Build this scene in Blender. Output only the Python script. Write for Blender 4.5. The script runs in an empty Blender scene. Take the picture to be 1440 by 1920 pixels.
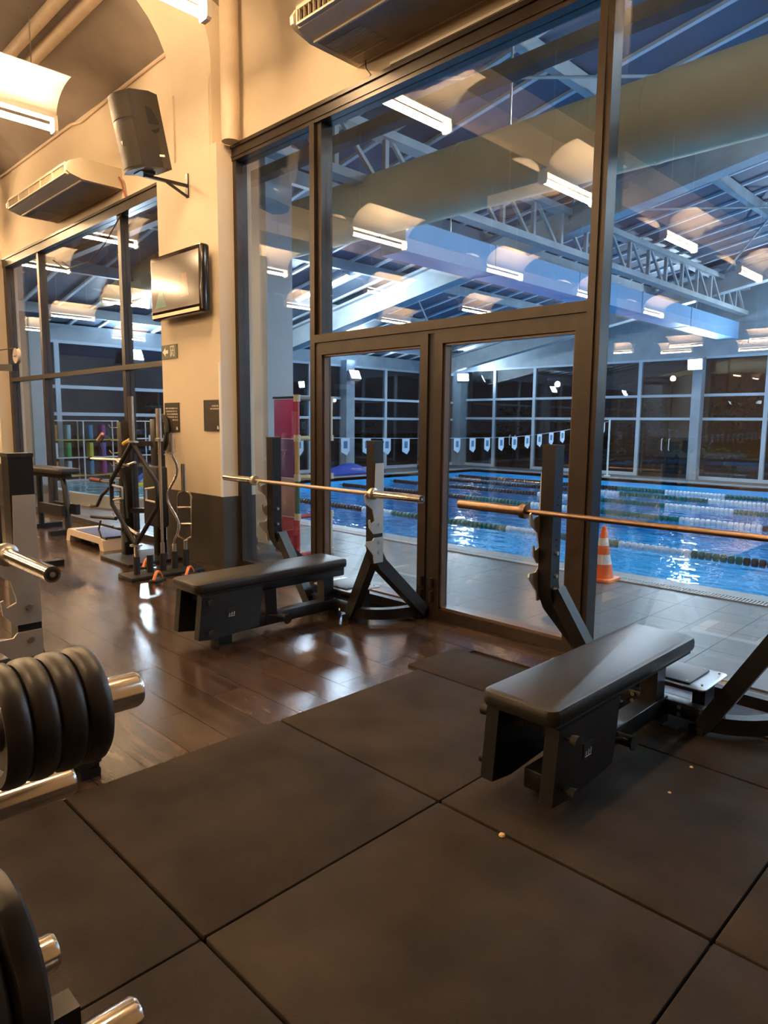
import bpy, math, random
from mathutils import Vector, Matrix
random.seed(7)
sc = bpy.context.scene
PI = math.pi

# ------------------------------------------------------------------ camera
F_PX, YAW, PITCH, ROLL = 1297.6, -0.78295, 0.12854, -0.00926
H, W = 1.43, 3.84            # camera height, gym face of the glass wall
cam_d = bpy.data.cameras.new('camera'); cam = bpy.data.objects.new('camera', cam_d)
sc.collection.objects.link(cam); sc.camera = cam
cam_d.sensor_fit = 'VERTICAL'; cam_d.sensor_height = 36.0; cam_d.lens = 36.0*F_PX/1920
cam_d.clip_start = 0.05; cam_d.clip_end = 300
_f = Vector((math.sin(YAW)*math.cos(PITCH), math.cos(YAW)*math.cos(PITCH), -math.sin(PITCH)))
_r = Vector((math.cos(YAW), -math.sin(YAW), 0)); _d = _f.cross(_r)
_r2 = _r*math.cos(ROLL)+_d*math.sin(ROLL); _d2 = -_r*math.sin(ROLL)+_d*math.cos(ROLL)
mw = Matrix((_r2, -_d2, -_f)).transposed().to_4x4(); mw.translation = (0, 0, H)
cam.matrix_world = mw

# ------------------------------------------------------------------ world, exposure
wd = bpy.data.worlds.new('night'); sc.world = wd; wd.use_nodes = True
wd.node_tree.nodes['Background'].inputs[0].default_value = (0.012, 0.014, 0.022, 1)
wd.node_tree.nodes['Background'].inputs[1].default_value = 1.0
sc.view_settings.view_transform = 'Standard'; sc.view_settings.look = 'None'
sc.view_settings.gamma = 1.0; sc.view_settings.exposure = 0.0
sc.view_settings.use_curve_mapping = False
sc.cycles.use_denoising = True
sc.cycles.use_adaptive_sampling = True; sc.cycles.adaptive_threshold = 0.03
sc.cycles.max_bounces = 7; sc.cycles.diffuse_bounces = 3; sc.cycles.glossy_bounces = 4
sc.cycles.transparent_max_bounces = 24; sc.cycles.transmission_bounces = 4
sc.cycles.sample_clamp_indirect = 40.0; sc.cycles.caustics_reflective = False; sc.cycles.caustics_refractive = False
LAMP_E = 190.0                # fluorescent tube radiance
WARM = (1.0, 0.655, 0.345)
COOL = (0.62, 0.83, 1.0)
FLOOD_W = 880.0
LINE_E = 680.0               # tube battens under the pool hall roof

# ------------------------------------------------------------------ materials
MATS = {}
def nt(name):
    m = bpy.data.materials.new(name); m.use_nodes = True
    return m, m.node_tree, m.node_tree.nodes['Principled BSDF']
def mat(name, col, rough=0.5, metal=0.0, spec=0.5, noise=0.0, scale=8.0, bump=0.0, bscale=60.0, stretch=None, emit=None, estr=0.0, coat=0.0, alpha=1.0):
    if name in MATS: return MATS[name]
    m, t, p = nt(name)
    p.inputs['Base Color'].default_value = (*col, 1); p.inputs['Roughness'].default_value = rough
    p.inputs['Metallic'].default_value = metal; p.inputs['Specular IOR Level'].default_value = spec
    p.inputs['Coat Weight'].default_value = coat
    if emit: p.inputs['Emission Color'].default_value = (*emit, 1); p.inputs['Emission Strength'].default_value = estr
    if noise or bump:
        tc = t.nodes.new('ShaderNodeTexCoord'); mp = t.nodes.new('ShaderNodeMapping')
        t.links.new(tc.outputs['Object'], mp.inputs[0])
        if stretch: mp.inputs['Scale'].default_value = stretch
    if noise:
        nz = t.nodes.new('ShaderNodeTexNoise'); nz.inputs['Scale'].default_value = scale; nz.inputs['Detail'].default_value = 5
        t.links.new(mp.outputs[0], nz.inputs['Vector'])
        rp = t.nodes.new('ShaderNodeValToRGB')
        rp.color_ramp.elements[0].position = 0.3; rp.color_ramp.elements[1].position = 0.72
        rp.color_ramp.elements[0].color = (*[max(0, c*(1-noise)) for c in col], 1)
        rp.color_ramp.elements[1].color = (*[min(1, c*(1+noise)) for c in col], 1)
        t.links.new(nz.outputs['Fac'], rp.inputs[0]); t.links.new(rp.outputs[0], p.inputs['Base Color'])
    if bump:
        n2 = t.nodes.new('ShaderNodeTexNoise'); n2.inputs['Scale'].default_value = bscale; n2.inputs['Detail'].default_value = 3
        t.links.new(mp.outputs[0], n2.inputs['Vector'])
        b = t.nodes.new('ShaderNodeBump'); b.inputs['Strength'].default_value = bump; b.inputs['Distance'].default_value = 0.01
        t.links.new(n2.outputs['Fac'], b.inputs['Height']); t.links.new(b.outputs[0], p.inputs['Normal'])
    MATS[name] = m; return m

def pane_mat(name, tint, r0, rough=0.0, bump=0.0, bscale=3.0, stretch=(1,1,1), power=5.0):
    """see-through sheet: transparent mixed with a mirror by Schlick's law"""
    if name in MATS: return MATS[name]
    m = bpy.data.materials.new(name); m.use_nodes = True; t = m.node_tree; t.nodes.clear()
    o = t.nodes.new('ShaderNodeOutputMaterial'); mx = t.nodes.new('ShaderNodeMixShader')
    tr = t.nodes.new('ShaderNodeBsdfTransparent'); tr.inputs[0].default_value = (*tint, 1)
    gl = t.nodes.new('ShaderNodeBsdfGlossy'); gl.inputs['Roughness'].default_value = rough; gl.inputs['Color'].default_value = (1,1,1,1)
    lw = t.nodes.new('ShaderNodeLayerWeight'); lw.inputs[0].default_value = 0.5
    pw = t.nodes.new('ShaderNodeMath'); pw.operation = 'POWER'; pw.inputs[1].default_value = power
    ma = t.nodes.new('ShaderNodeMath'); ma.operation = 'MULTIPLY_ADD'; ma.inputs[1].default_value = 1-r0; ma.inputs[2].default_value = r0
    t.links.new(lw.outputs['Facing'], pw.inputs[0]); t.links.new(pw.outputs[0], ma.inputs[0])
    t.links.new(ma.outputs[0], mx.inputs[0]); t.links.new(tr.outputs[0], mx.inputs[1]); t.links.new(gl.outputs[0], mx.inputs[2])
    t.links.new(mx.outputs[0], o.inputs[0])
    if bump:
        tc = t.nodes.new('ShaderNodeTexCoord'); mp = t.nodes.new('ShaderNodeMapping'); mp.inputs['Scale'].default_value = stretch
        nz = t.nodes.new('ShaderNodeTexNoise'); nz.inputs['Scale'].default_value = bscale; nz.inputs['Detail'].default_value = 3
        b = t.nodes.new('ShaderNodeBump'); b.inputs['Strength'].default_value = bump; b.inputs['Distance'].default_value = 0.1
        t.links.new(tc.outputs['Object'], mp.inputs[0]); t.links.new(mp.outputs[0], nz.inputs['Vector'])
        t.links.new(nz.outputs['Fac'], b.inputs['Height'])
        t.links.new(b.outputs[0], gl.inputs['Normal']); t.links.new(b.outputs[0], lw.inputs['Normal'])
    MATS[name] = m; return m

def emit_mat(name, col, s):
    if name in MATS: return MATS[name]
    m = bpy.data.materials.new(name); m.use_nodes = True; t = m.node_tree; t.nodes.clear()
    o = t.nodes.new('ShaderNodeOutputMaterial'); e = t.nodes.new('ShaderNodeEmission')
    e.inputs[0].default_value = (*col, 1); e.inputs[1].default_value = s; t.links.new(e.outputs[0], o.inputs[0])
    MATS[name] = m; return m

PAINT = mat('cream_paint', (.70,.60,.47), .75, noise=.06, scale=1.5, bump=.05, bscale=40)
CEIL = mat('ceiling_concrete', (.25,.205,.18), .85, noise=.15, scale=2, bump=.1, bscale=20)
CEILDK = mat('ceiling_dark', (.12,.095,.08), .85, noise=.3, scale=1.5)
PIPE = mat('pipe_paint', (.62,.50,.38), .5, noise=.08, scale=6)
WAINS = mat('dark_wainscot', (.045,.038,.034), .55, noise=.25, scale=4)
BRONZE = mat('bronze_frame', (.032,.021,.015), .36, metal=.15, noise=.25, scale=9)
GLASS = pane_mat('window_glass', (.965,.97,.975), .12)
GLASSF = pane_mat('far_window_glass', (.80,.84,.86), .05)
WOOD = None
RUBBER = mat('rubber_mat', (.034,.0245,.018), .85, spec=.22, noise=.42, scale=3.2, bump=.35, bscale=220)
RUBBER2 = mat('rubber_mat_dark', (.030,.0215,.016), .85, spec=.22, noise=.42, scale=3.2, bump=.35, bscale=220)
SLAB = mat('floor_slab', (.030,.023,.018), .85, spec=.22)
BLACK = mat('black_powder_coat', (.012,.011,.012), .38, noise=.2, scale=30)
BLACKM = mat('black_matte', (.014,.013,.013), .6)
PADM = mat('black_vinyl', (.020,.017,.015), .40, spec=.5, bump=.12, bscale=160)
CHROME = mat('chrome', (.78,.74,.68), .16, metal=1.0, noise=.06, scale=14)
STEEL = mat('brushed_steel', (.55,.52,.48), .36, metal=1.0, noise=.08, scale=30)
KNURL = mat('worn_shaft', (.42,.34,.27), .4, metal=1.0, bump=.25, bscale=420)
SILVER = mat('silver_paint', (.55,.51,.46), .42, metal=.55, noise=.08, scale=10)
TREAD = mat('galvanised_sheet', (.50,.54,.57), .35, metal=.7)
RUBPL = mat('rubber_plate', (.022,.018,.016), .42, noise=.25, scale=12)
WHITE = mat('white_enamel', (.82,.80,.76), .4)
WHITEP = mat('white_paint_steel', (.42,.46,.48), .55, noise=.14, scale=3)
GREYCOL = mat('grey_column_paint', (.55,.56,.57), .7, noise=.05, scale=2)
ROOFB = mat('blue_roof_sheet', (.085,.125,.185), .5, noise=.18, scale=1.2)
SEAM = mat('roof_seam', (.75,.80,.85), .5)
DUCT = mat('duct_wrap', (.92,.66,.37), .6, noise=.08, scale=2, bump=.1, bscale=10)
DUCTB = mat('blue_duct', (.22,.42,.66), .5, noise=.06, scale=2)
BROWNB = mat('brown_beam', (.13,.095,.07), .6, noise=.35, scale=5)
DECK = mat('deck_tile', (.15,.145,.14), .42, noise=.12, scale=7, bump=.25, bscale=45)
GROUT = mat('deck_grout', (.16,.155,.15), .8)
POOLB = mat('pool_blue', (.05,.52,.92), .5, noise=.12, scale=3)
COPING = mat('pool_coping', (.36,.37,.37), .5, noise=.1, scale=6)
WATER = pane_mat('pool_water', (.66,.92,1.0), .02, rough=.02, bump=.30, bscale=2.4, stretch=(1.0,1.6,1), power=5.0)
GREEN = mat('rope_green', (.0,.13,.10), .4)
RWHITE = mat('rope_white', (.75,.78,.80), .4)
RBLACK = mat('rope_black', (.012,.014,.018), .4)
ORANGE = mat('cone_orange', (.90,.17,.035), .45)
CREAM = mat('ac_plastic', (.72,.64,.50), .45, noise=.04, scale=4)
ACDK = mat('ac_shadow_plastic', (.30,.24,.18), .5, noise=.15, scale=4)  # darker copy of the cream plastic, underside shade put into the colour
NIGHT = mat('night_ground', (.02,.022,.018), .9)
LEAF = mat('dark_leaves', (.06,.12,.045), .7, noise=.5, scale=9)

# ------------------------------------------------------------------ mesh builder
class MB:
    def __init__(s): s.v = []; s.f = []
    def add(s, vs, fs):
        k = len(s.v); s.v += [tuple(v) for v in vs]; s.f += [tuple(i+k for i in f) for f in fs]; return s
    def box(s, x0, x1, y0, y1, z0, z1):
        return s.add([(x0,y0,z0),(x1,y0,z0),(x1,y1,z0),(x0,y1,z0),(x0,y0,z1),(x1,y0,z1),(x1,y1,z1),(x0,y1,z1)],
            [(0,3,2,1),(4,5,6,7),(0,1,5,4),(1,2,6,5),(2,3,7,6),(3,0,4,7)])
    def bar(s, a, b, w, h, up=(0,0,1)):
        a = Vector(a); b = Vector(b); d = (b-a).normalized(); u = Vector(up)
        if abs(d.dot(u)) > .98: u = Vector((0,1,0))
        r = d.cross(u).normalized(); u = r.cross(d)
        q = [r*(sx*w/2)+u*(sy*h/2) for sx, sy in ((-1,-1),(1,-1),(1,1),(-1,1))]
        return s.add([a+k for k in q]+[b+k for k in q], [(3,2,1,0),(4,5,6,7),(0,1,5,4),(1,2,6,5),(2,3,7,6),(3,0,4,7)])
    def cyl(s, a, b, r, n=16, r2=None):
        a = Vector(a); b = Vector(b); d = (b-a).normalized(); u = Vector((0,0,1)) if abs(d.z) < .9 else Vector((1,0,0))
        x = d.cross(u).normalized(); y = d.cross(x); r2 = r if r2 is None else r2
        va = [a+(x*math.cos(2*PI*i/n)+y*math.sin(2*PI*i/n))*r for i in range(n)]
        vb = [b+(x*math.cos(2*PI*i/n)+y*math.sin(2*PI*i/n))*r2 for i in range(n)]
        return s.add(va+vb, [(i, i+n, (i+1)%n+n, (i+1)%n) for i in range(n)]+[tuple(range(n)), tuple(range(2*n-1, n-1, -1))])
    def tube(s, pts, r, n=10):
        pts = [Vector(p) for p in pts]; rings = []; pd = None
        for i, p in enumerate(pts):
            d = (pts[min(i+1,len(pts)-1)]-pts[max(i-1,0)]).normalized()
            if pd is None:
                u = Vector((0,0,1)) if abs(d.z) < .9 else Vector((1,0,0)); x = d.cross(u).normalized()
            else:
                x = (x-d*x.dot(d)).normalized()
            pd = d; y = d.cross(x)
            rings.append([p+(x*math.cos(2*PI*k/n)+y*math.sin(2*PI*k/n))*r for k in range(n)])
        vs = [v for q in rings for v in q]; fs = []
        for i in range(len(rings)-1):
            for k in range(n):
                fs.append((i*n+k, i*n+(k+1)%n, (i+1)*n+(k+1)%n, (i+1)*n+k))
        m = (len(rings)-1)*n
        fs += [tuple(range(n-1,-1,-1)), tuple(range(m, m+n))]
        return s.add(vs, fs)
    def prism(s, poly, axis, a, b):
        """polygon in the plane across axis, extruded from a to b"""
        def P(u, v, w): return {'x': (w,u,v), 'y': (u,w,v), 'z': (u,v,w)}[axis]
        n = len(poly)
        vs = [P(u,v,a) for u, v in poly]+[P(u,v,b) for u, v in poly]
        return s.add(vs, [tuple(range(n)), tuple(range(2*n-1,n-1,-1))]+[(i, i+n, (i+1)%n+n, (i+1)%n) for i in range(n)])
    def lathe(s, prof, c=(0,0,0), axis='z', n=24):
        vs = []; fs = []
        for r, h in prof:
            for k in range(n):
                q = (r*math.cos(2*PI*k/n), r*math.sin(2*PI*k/n))
                p = {'z': (q[0],q[1],h), 'y': (q[0],h,q[1]), 'x': (h,q[0],q[1])}[axis]
                vs.append((p[0]+c[0], p[1]+c[1], p[2]+c[2]))
        for i in range(len(prof)-1):
            for k in range(n): fs.append((i*n+k, i*n+(k+1)%n, (i+1)*n+(k+1)%n, (i+1)*n+k))
        fs += [tuple(range(n)), tuple(range((len(prof)-1)*n, len(prof)*n))]
        return s.add(vs, fs)
    def rbox(s, x0, x1, y0, y1, z0, z1, r=.02, rv=.01, n=5):
        """box with rounded plan corners and rounded top and bottom rims"""
        def ring(inset, z):
            out = []; rr = max(r-inset, .001)
            for cx, cy, a0 in ((x1-r,y1-r,0),(x0+r,y1-r,PI/2),(x0+r,y0+r,PI),(x1-r,y0+r,3*PI/2)):
                for k in range(n+1):
                    a = a0+PI/2*k/n; out.append((cx+rr*math.cos(a), cy+rr*math.sin(a), z))
            return out
        rings = [ring(rv, z0), ring(rv*.3, z0+rv*.3), ring(0, z0+rv), ring(0, z1-rv), ring(rv*.3, z1-rv*.3), ring(rv, z1)]
        m = len(rings[0]); vs = [v for q in rings for v in q]; fs = []
        for i in range(5):
            for k in range(m): fs.append((i*m+k, i*m+(k+1)%m, (i+1)*m+(k+1)%m, (i+1)*m+k))
        fs += [tuple(range(m-1,-1,-1)), tuple(range(5*m, 6*m))]
        return s.add(vs, fs)
    def build(s, name, m, parent=None, smooth=40, loc=None):
        me = bpy.data.meshes.new(name); me.from_pydata(s.v, [], s.f); me.validate()
        import bmesh
        b = bmesh.new(); b.from_mesh(me); bmesh.ops.recalc_face_normals(b, faces=b.faces); b.to_mesh(me); b.free()
        me.materials.append(m)
        if smooth:
            me.polygons.foreach_set('use_smooth', [True]*len(me.polygons)); me.set_sharp_from_angle(angle=math.radians(smooth))
        o = bpy.data.objects.new(name, me); sc.collection.objects.link(o)
        if parent: o.parent = parent
        if loc: o.location = loc
        return o
def tag(o, label=None, cat=None, group=None, kind=None):
    if label: o['label'] = label
    if cat: o['category'] = cat
    if group: o['group'] = group
    if kind: o['kind'] = kind
    return o
def thing(name, label, cat, loc=(0,0,0), rz=0, group=None):
    o = bpy.data.objects.new(name, None); sc.collection.objects.link(o); o.empty_display_size = .1
    o.location = loc; o.rotation_euler = (0,0,rz); return tag(o, label, cat, group)
def copy_tree(o, parent=None):
    c = o.copy(); sc.collection.objects.link(c)
    if parent: c.parent = parent
    for ch in list(o.children): copy_tree(ch, c)
    return c
def B(*a): return MB().box(*a)
def struct(o): o['kind'] = 'structure'; return o
def offset_poly(pts, w):
    """outline of a polyline of width w in a plane"""
    L, Rr = [], []
    for i, p in enumerate(pts):
        a = Vector(pts[max(i-1,0)]); b = Vector(pts[min(i+1,len(pts)-1)]); d = (b-a).normalized(); n = Vector((-d.y, d.x))
        if 0 < i < len(pts)-1:
            d1 = (Vector(p)-a).normalized(); k = 1/max(.5, n.dot(Vector((-d1.y, d1.x))))
        else: k = 1
        L.append(Vector(p)+n*w/2*k); Rr.append(Vector(p)-n*w/2*k)
    return [tuple(q) for q in L+Rr[::-1]]

# ================================================================== GYM SHELL
XL, XR, YB = -37.0, 5.0, -27.0
CZ = 6.1
struct(B(XL, XR, YB, W+.12, -.20, -.02).build('floor', SLAB, smooth=0))
FLOOR = bpy.data.objects['floor']
def wood_mat():
    m, t, p = nt('dark_laminate')
    tc = t.nodes.new('ShaderNodeTexCoord'); mp = t.nodes.new('ShaderNodeMapping'); mp.inputs['Scale'].default_value = (1.2, 14, 14)
    oi = t.nodes.new('ShaderNodeObjectInfo'); va = t.nodes.new('ShaderNodeVectorMath'); va.operation = 'ADD'
    cb = t.nodes.new('ShaderNodeCombineXYZ'); mu = t.nodes.new('ShaderNodeMath'); mu.operation = 'MULTIPLY'; mu.inputs[1].default_value = 50
    t.links.new(oi.outputs['Random'], mu.inputs[0]); t.links.new(mu.outputs[0], cb.inputs[0]); t.links.new(mu.outputs[0], cb.inputs[1])
    t.links.new(tc.outputs['Object'], va.inputs[0]); t.links.new(cb.outputs[0], va.inputs[1]); t.links.new(va.outputs[0], mp.inputs[0])
    nz = t.nodes.new('ShaderNodeTexNoise'); nz.inputs['Scale'].default_value = 1.4; nz.inputs['Detail'].default_value = 7
    t.links.new(mp.outputs[0], nz.inputs['Vector'])
    rp = t.nodes.new('ShaderNodeValToRGB'); e = rp.color_ramp.elements
    e[0].position = .3; e[0].color = (.028,.016,.011,1); e[1].position = .75; e[1].color = (.092,.056,.039,1)
    t.links.new(nz.outputs['Fac'], rp.inputs[0])
    hs = t.nodes.new('ShaderNodeHueSaturation'); mr = t.nodes.new('ShaderNodeMapRange')
    mr.inputs['To Min'].default_value = .75; mr.inputs['To Max'].default_value = 1.25
    t.links.new(oi.outputs['Random'], mr.inputs['Value']); t.links.new(mr.outputs[0], hs.inputs['Value']); t.links.new(rp.outputs[0], hs.inputs['Color'])
    t.links.new(hs.outputs[0], p.inputs['Base Color'])
    n2 = t.nodes.new('ShaderNodeTexNoise'); n2.inputs['Scale'].default_value = 2.2; t.links.new(tc.outputs['Object'], n2.inputs['Vector'])
    r2 = t.nodes.new('ShaderNodeMapRange'); r2.inputs['To Min'].default_value = .14; r2.inputs['To Max'].default_value = .30
    t.links.new(n2.outputs['Fac'], r2.inputs['Value']); t.links.new(r2.outputs[0], p.inputs['Roughness'])
    p.inputs['Specular IOR Level'].default_value = .55
    return m
WOOD = wood_mat()
# laminate planks (parts of the floor)
PL, PW = 1.30, .20
pm = B(0, PL-.003, 0, PW-.003, -.012, 0)
proto = pm.build('plank', WOOD, FLOOR, smooth=0); proto.location = (-50, 0, -.008)
used = False
def plank(x, y, sx=1.0, sy=1.0):
    global used
    o = proto if not used else proto.copy()
    if used: sc.collection.objects.link(o); o.parent = FLOOR
    used = True; o.location = (x, y, -.008); o.scale = (sx, sy, 1); return o
row = 0; y = W-PW
while y > -.6:
    x1 = -2.60 if y < 3.36 else .8
    x = -13.4-((row*.47) % 1.0)*PL if y > 2.2 else -10.6-((row*.47) % 1.0)*PL
    if y < 1.2: x = -7.0-((row*.47) % 1.0)*PL
    while x < x1:
        ln = min(PL, x1-x)
        if ln > .06: plank(x, y, ln/PL)
        x += PL
    y -= PW; row += 1
# laminate beyond the single planks
tag(B(XL, -10.6, YB, 2.2, -.019, -.009).build('plank_field', WOOD, FLOOR, smooth=0), kind='stuff')
tag(B(-10.6, -2.6, YB, -.6, -.019, -.009).build('plank_field', WOOD, FLOOR, smooth=0), kind='stuff')
tag(B(-10.6, -7.0, -.6, 1.2, -.019, -.0095).build('plank_field', WOOD, FLOOR, smooth=0), kind='stuff')

# walls
T = .18
def wall(name, *boxes, m=PAINT):
    b = MB()
    for q in boxes: b.box(*q)
    return struct(b.build(name, m, smooth=0))
wall('wall_back', (XL, XR, W, W+T, 3.955, 5.24), (XL, -13.55, W, W+T, -.02, 3.955), (.9, XR, W, W+T, -.02, 3.955))
GYMDK = mat('gym_paint_dimmed', (.20,.16,.13), .8, noise=.2, scale=.7)  # unseen walls coloured darker so their reflection in the glass stays dim
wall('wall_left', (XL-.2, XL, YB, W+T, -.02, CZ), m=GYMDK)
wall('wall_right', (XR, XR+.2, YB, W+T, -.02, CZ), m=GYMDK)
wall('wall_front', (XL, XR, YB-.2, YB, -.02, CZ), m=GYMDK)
ce = MB().box(XL, XR, YB, 1.9, CZ, CZ+.2)
struct(ce.build('ceiling', CEILDK, smooth=0))
CE = bpy.data.objects['ceiling']
for k, x in enumerate([XL, -13.6, -6.75, .2]):
    xe = [-13.6, -6.75, .2, XR][k]
    MB().prism([(W+T, 5.2), (W, 5.2), (1.75, CZ-.02), (1.75, CZ+.18), (W+T, 5.4)], 'x', x, xe).build('sloped_slab', CEIL, CE, smooth=0)
# seams on the sloped slab
for yy in (3.2, 2.55, 1.95):
    zz = 5.2+(W-yy)/(W-1.75)*(CZ-.02-5.2)
    MB().bar((XL, yy, zz-.008), (XR, yy, zz-.008), .03, .02).build('slab_seam', CEIL, CE, smooth=0)

# concrete columns against the glass wall, with stub, haunch and roof beam
def column(name, x0, x1):
    o = MB().box(x0, x1, 3.63, W+.16, .70, 3.95).build(name, PAINT, smooth=0); struct(o)
    B(x0-.004, x1+.004, 3.624, W+.16, -.02, .70).build('wainscot', WAINS, o, smooth=0)
    xa, xb = x0+.22, x1-.18
    B(xa, xb, 3.70, W, 3.95, 4.72).build('column_stub', PAINT, o, smooth=0)
    B(xa-.03, xa+.05, 3.685, 3.70, 3.95, 4.62).build('stub_rib', PAINT, o, smooth=0)
    B(xb-.12, xb-.03, 3.685, 3.70, 3.95, 4.62).build('stub_rib', PAINT, o, smooth=0)
    n = 10
    arc = [(3.70-1.15*(1-math.cos(PI/2*k/n)), 4.72+.95*math.sin(PI/2*k/n)) for k in range(n+1)]
    MB().prism(arc+[(YB, 5.67), (YB, CZ), (W, CZ), (W, 4.72)], 'x', xa, xb).build('haunch_beam', PAINT, o, smooth=30)
    return o
col = column('trim_1', -6.95, -5.81)
B(-5.835, -5.806, 3.618, 3.632, .70, 1.98).build('corner_guard', WHITE, col, smooth=0)
col2 = column('trim_2', -13.6, -12.42)

# header beam over the glazing
b = MB().box(-12.42, -6.95, W-.05, W+.10, 3.82, 3.955).box(-12.42, -6.95, W-.065, W-.05, 3.925, 3.955)
struct(b.build('trim_3', BRONZE, smooth=0))
b = MB().box(-5.81, .9, W-.05, W+.10, 3.82, 3.955).box(-5.81, .9, W-.065, W-.05, 3.925, 3.955).box(-5.81, .9, W-.058, W-.05, 3.85, 3.86)
bm_ = struct(b.build('trim_4', BRONZE, smooth=0))
B(-3.73, .9, W-.075, W-.065, 3.957, 3.975).build('light_strip', WHITE, bm_, smooth=0)

G0, G1 = W+.02, W+.03       # pane planes
def pane(parent, x0, x1, z0, z1, y0=G0, y1=G1, m=GLASS):
    return B(x0, x1, y0, y1, z0, z1).build('pane', m, parent, smooth=0)
# window_1: left of the column
f = MB().box(-12.42, -12.30, W-.04, W+.08, 0, 3.82).box(-12.30, -6.95, W-.04, W+.08, 2.03, 2.09).box(-12.30, -6.95, W-.05, W+.08, -.02, .07)
w1 = struct(f.build('window_1', BRONZE, smooth=0))
for xm in (-10.93, -8.25): B(xm-.04, xm+.04, W-.03, W+.08, .07, 3.82).build('mullion', BRONZE, w1, smooth=0)
xs = [-12.30, -10.97, -10.89, -8.29, -8.21, -6.95]
for a in (0, 2, 4):
    pane(w1, xs[a], xs[a+1], .07, 2.03); pane(w1, xs[a], xs[a+1], 2.09, 3.82)
# window_2: narrow light between column and doors
f = MB().box(-5.81, -5.755, W-.04, W+.08, -.02, 3.82).box(-5.755, -4.66, W-.04, W+.08, -.02, .06)
w2 = struct(f.build('window_2', BRONZE, smooth=0)); pane(w2, -5.755, -4.66, .06, 3.82)
# window_3: transom above the doors
f = MB().box(-4.66, -4.60, W-.06, W+.09, 0, 3.82).box(-4.60, -4.545, W-.03, W+.09, 2.15, 3.82).box(-2.10, -2.01, W-.07, W+.035, -.02, 3.82).box(-4.60, -2.10, W-.06, W+.09, 2.085, 2.15).box(-4.60, -2.10, W-.045, W+.09, 2.06, 2.085)
w3 = struct(f.build('window_3', BRONZE, smooth=0)); pane(w3, -4.545, -2.10, 2.15, 3.82)
B(-2.065, -2.045, W-.085, W-.07, -.02, 3.82).build('post_rib', BRONZE, w3, smooth=0)
# window_4: right of the post
f = MB().box(.84, .9, W-.04, W+.08, 0, 3.82).box(-2.01, .84, W-.02, W+.08, -.02, .015)
w4 = struct(f.build('window_4', mat('pale_threshold', (.55,.40,.26), .5, noise=.15, scale=6), smooth=0)); pane(w4, -2.01, .84, .015, 3.82)
# doors
def door(name, x0, x1, hinge_left, lbl=None):
    s, zt, zb = .075, 2.06, .005
    fr = MB().box(x0, x0+s, W-.05, W+.05, zb, zt).box(x1-s, x1, W-.05, W+.05, zb, zt).box(x0+s, x1-s, W-.05, W+.05, zt-s, zt).box(x0+s, x1-s, W-.05, W+.05, zb, .075)
    o = struct(fr.build(name, BRONZE, smooth=0))
    bd = MB().box(x0+s, x0+s+.015, W-.03, W+.035, .075, zt-s).box(x1-s-.015, x1-s, W-.03, W+.035, .075, zt-s).box(x0+s, x1-s, W-.03, W+.035, .075, .09).box(x0+s, x1-s, W-.03, W+.035, zt-s-.015, zt-s)
    bd.build('glazing_bead', mat('bead_metal', (.16,.10,.07), .35, metal=.4), o, smooth=0)
    pane(o, x0+s+.015, x1-s-.015, .09, zt-s-.015)
    xb = x1-.02 if hinge_left else x0+.02
    MB().cyl((xb, W-.066, .12), (xb, W-.066, .20), .014, 10).cyl((xb, W-.066, .23), (xb, W-.066, .30), .014, 10).build('floor_bolt', BRONZE, o)
    return o
door('door_1', -4.595, -3.345, True); door('door_2', -3.285, -2.105, False)
B(-3.34, -3.29, W-.035, W+.06, .0, 2.06).build('trim_5', BLACKM, smooth=0)['kind'] = 'structure'
struct(B(-4.66, -2.01, W-.06, W+.10, -.02, .004).build('trim_6', BRONZE, smooth=0))

# ================================================================== RUBBER MATS
def rmat(x0, x1, y0, y1, label, m=RUBBER, dz=0):
    g = .0035
    o = MB().rbox(x0+g, x1-g, y0+g, y1-g, -.02, .006+dz, r=.008, rv=.004, n=2).build('rubber_mat', m, smooth=30)
    return tag(o, label, 'mat', 'black rubber gym mats')
mx = [-2.595, -1.585, -.585, .42]
rmat(mx[0], mx[1], -.12, .893, 'rubber floor mat under the plate tree in the lower left corner')
rmat(mx[0], mx[1], .897, 1.90, 'rubber floor mat bordering the laminate, left of the crumb on the joint', RUBBER, .001)
rmat(mx[0], mx[1], 1.905, 2.905, 'rubber floor mat bordering the laminate, touching the foot of the right bench')
rmat(mx[0]-.10, mx[1], 2.91, 3.36, 'narrow rubber mat strip in front of the right hand glass door', RUBBER2)
rmat(mx[1], mx[2], -.12, .893, 'rubber floor mat at the bottom edge of the picture, left of centre', RUBBER2)
rmat(mx[1], mx[2], .897, 1.90, 'large rubber floor mat at the bottom centre with a yellow crumb at its edge')
rmat(mx[1], mx[2], 1.905, 2.905, 'rubber floor mat lying beneath the right bench pad', RUBBER2, .001)
rmat(mx[1], mx[2], 2.91, 3.36, 'narrow rubber mat strip under the head of the right bench', RUBBER)
rmat(mx[2], mx[3], 2.91, 3.36, 'narrow rubber mat strip right of the right bench, past its uprights', RUBBER2)
rmat(mx[2], mx[3], .897, 1.90, 'rubber floor mat in the bottom right corner', RUBBER2)
rmat(mx[2], mx[3], 1.905, 2.905, 'rubber floor mat at the right picture edge in front of the bench', RUBBER)

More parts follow.
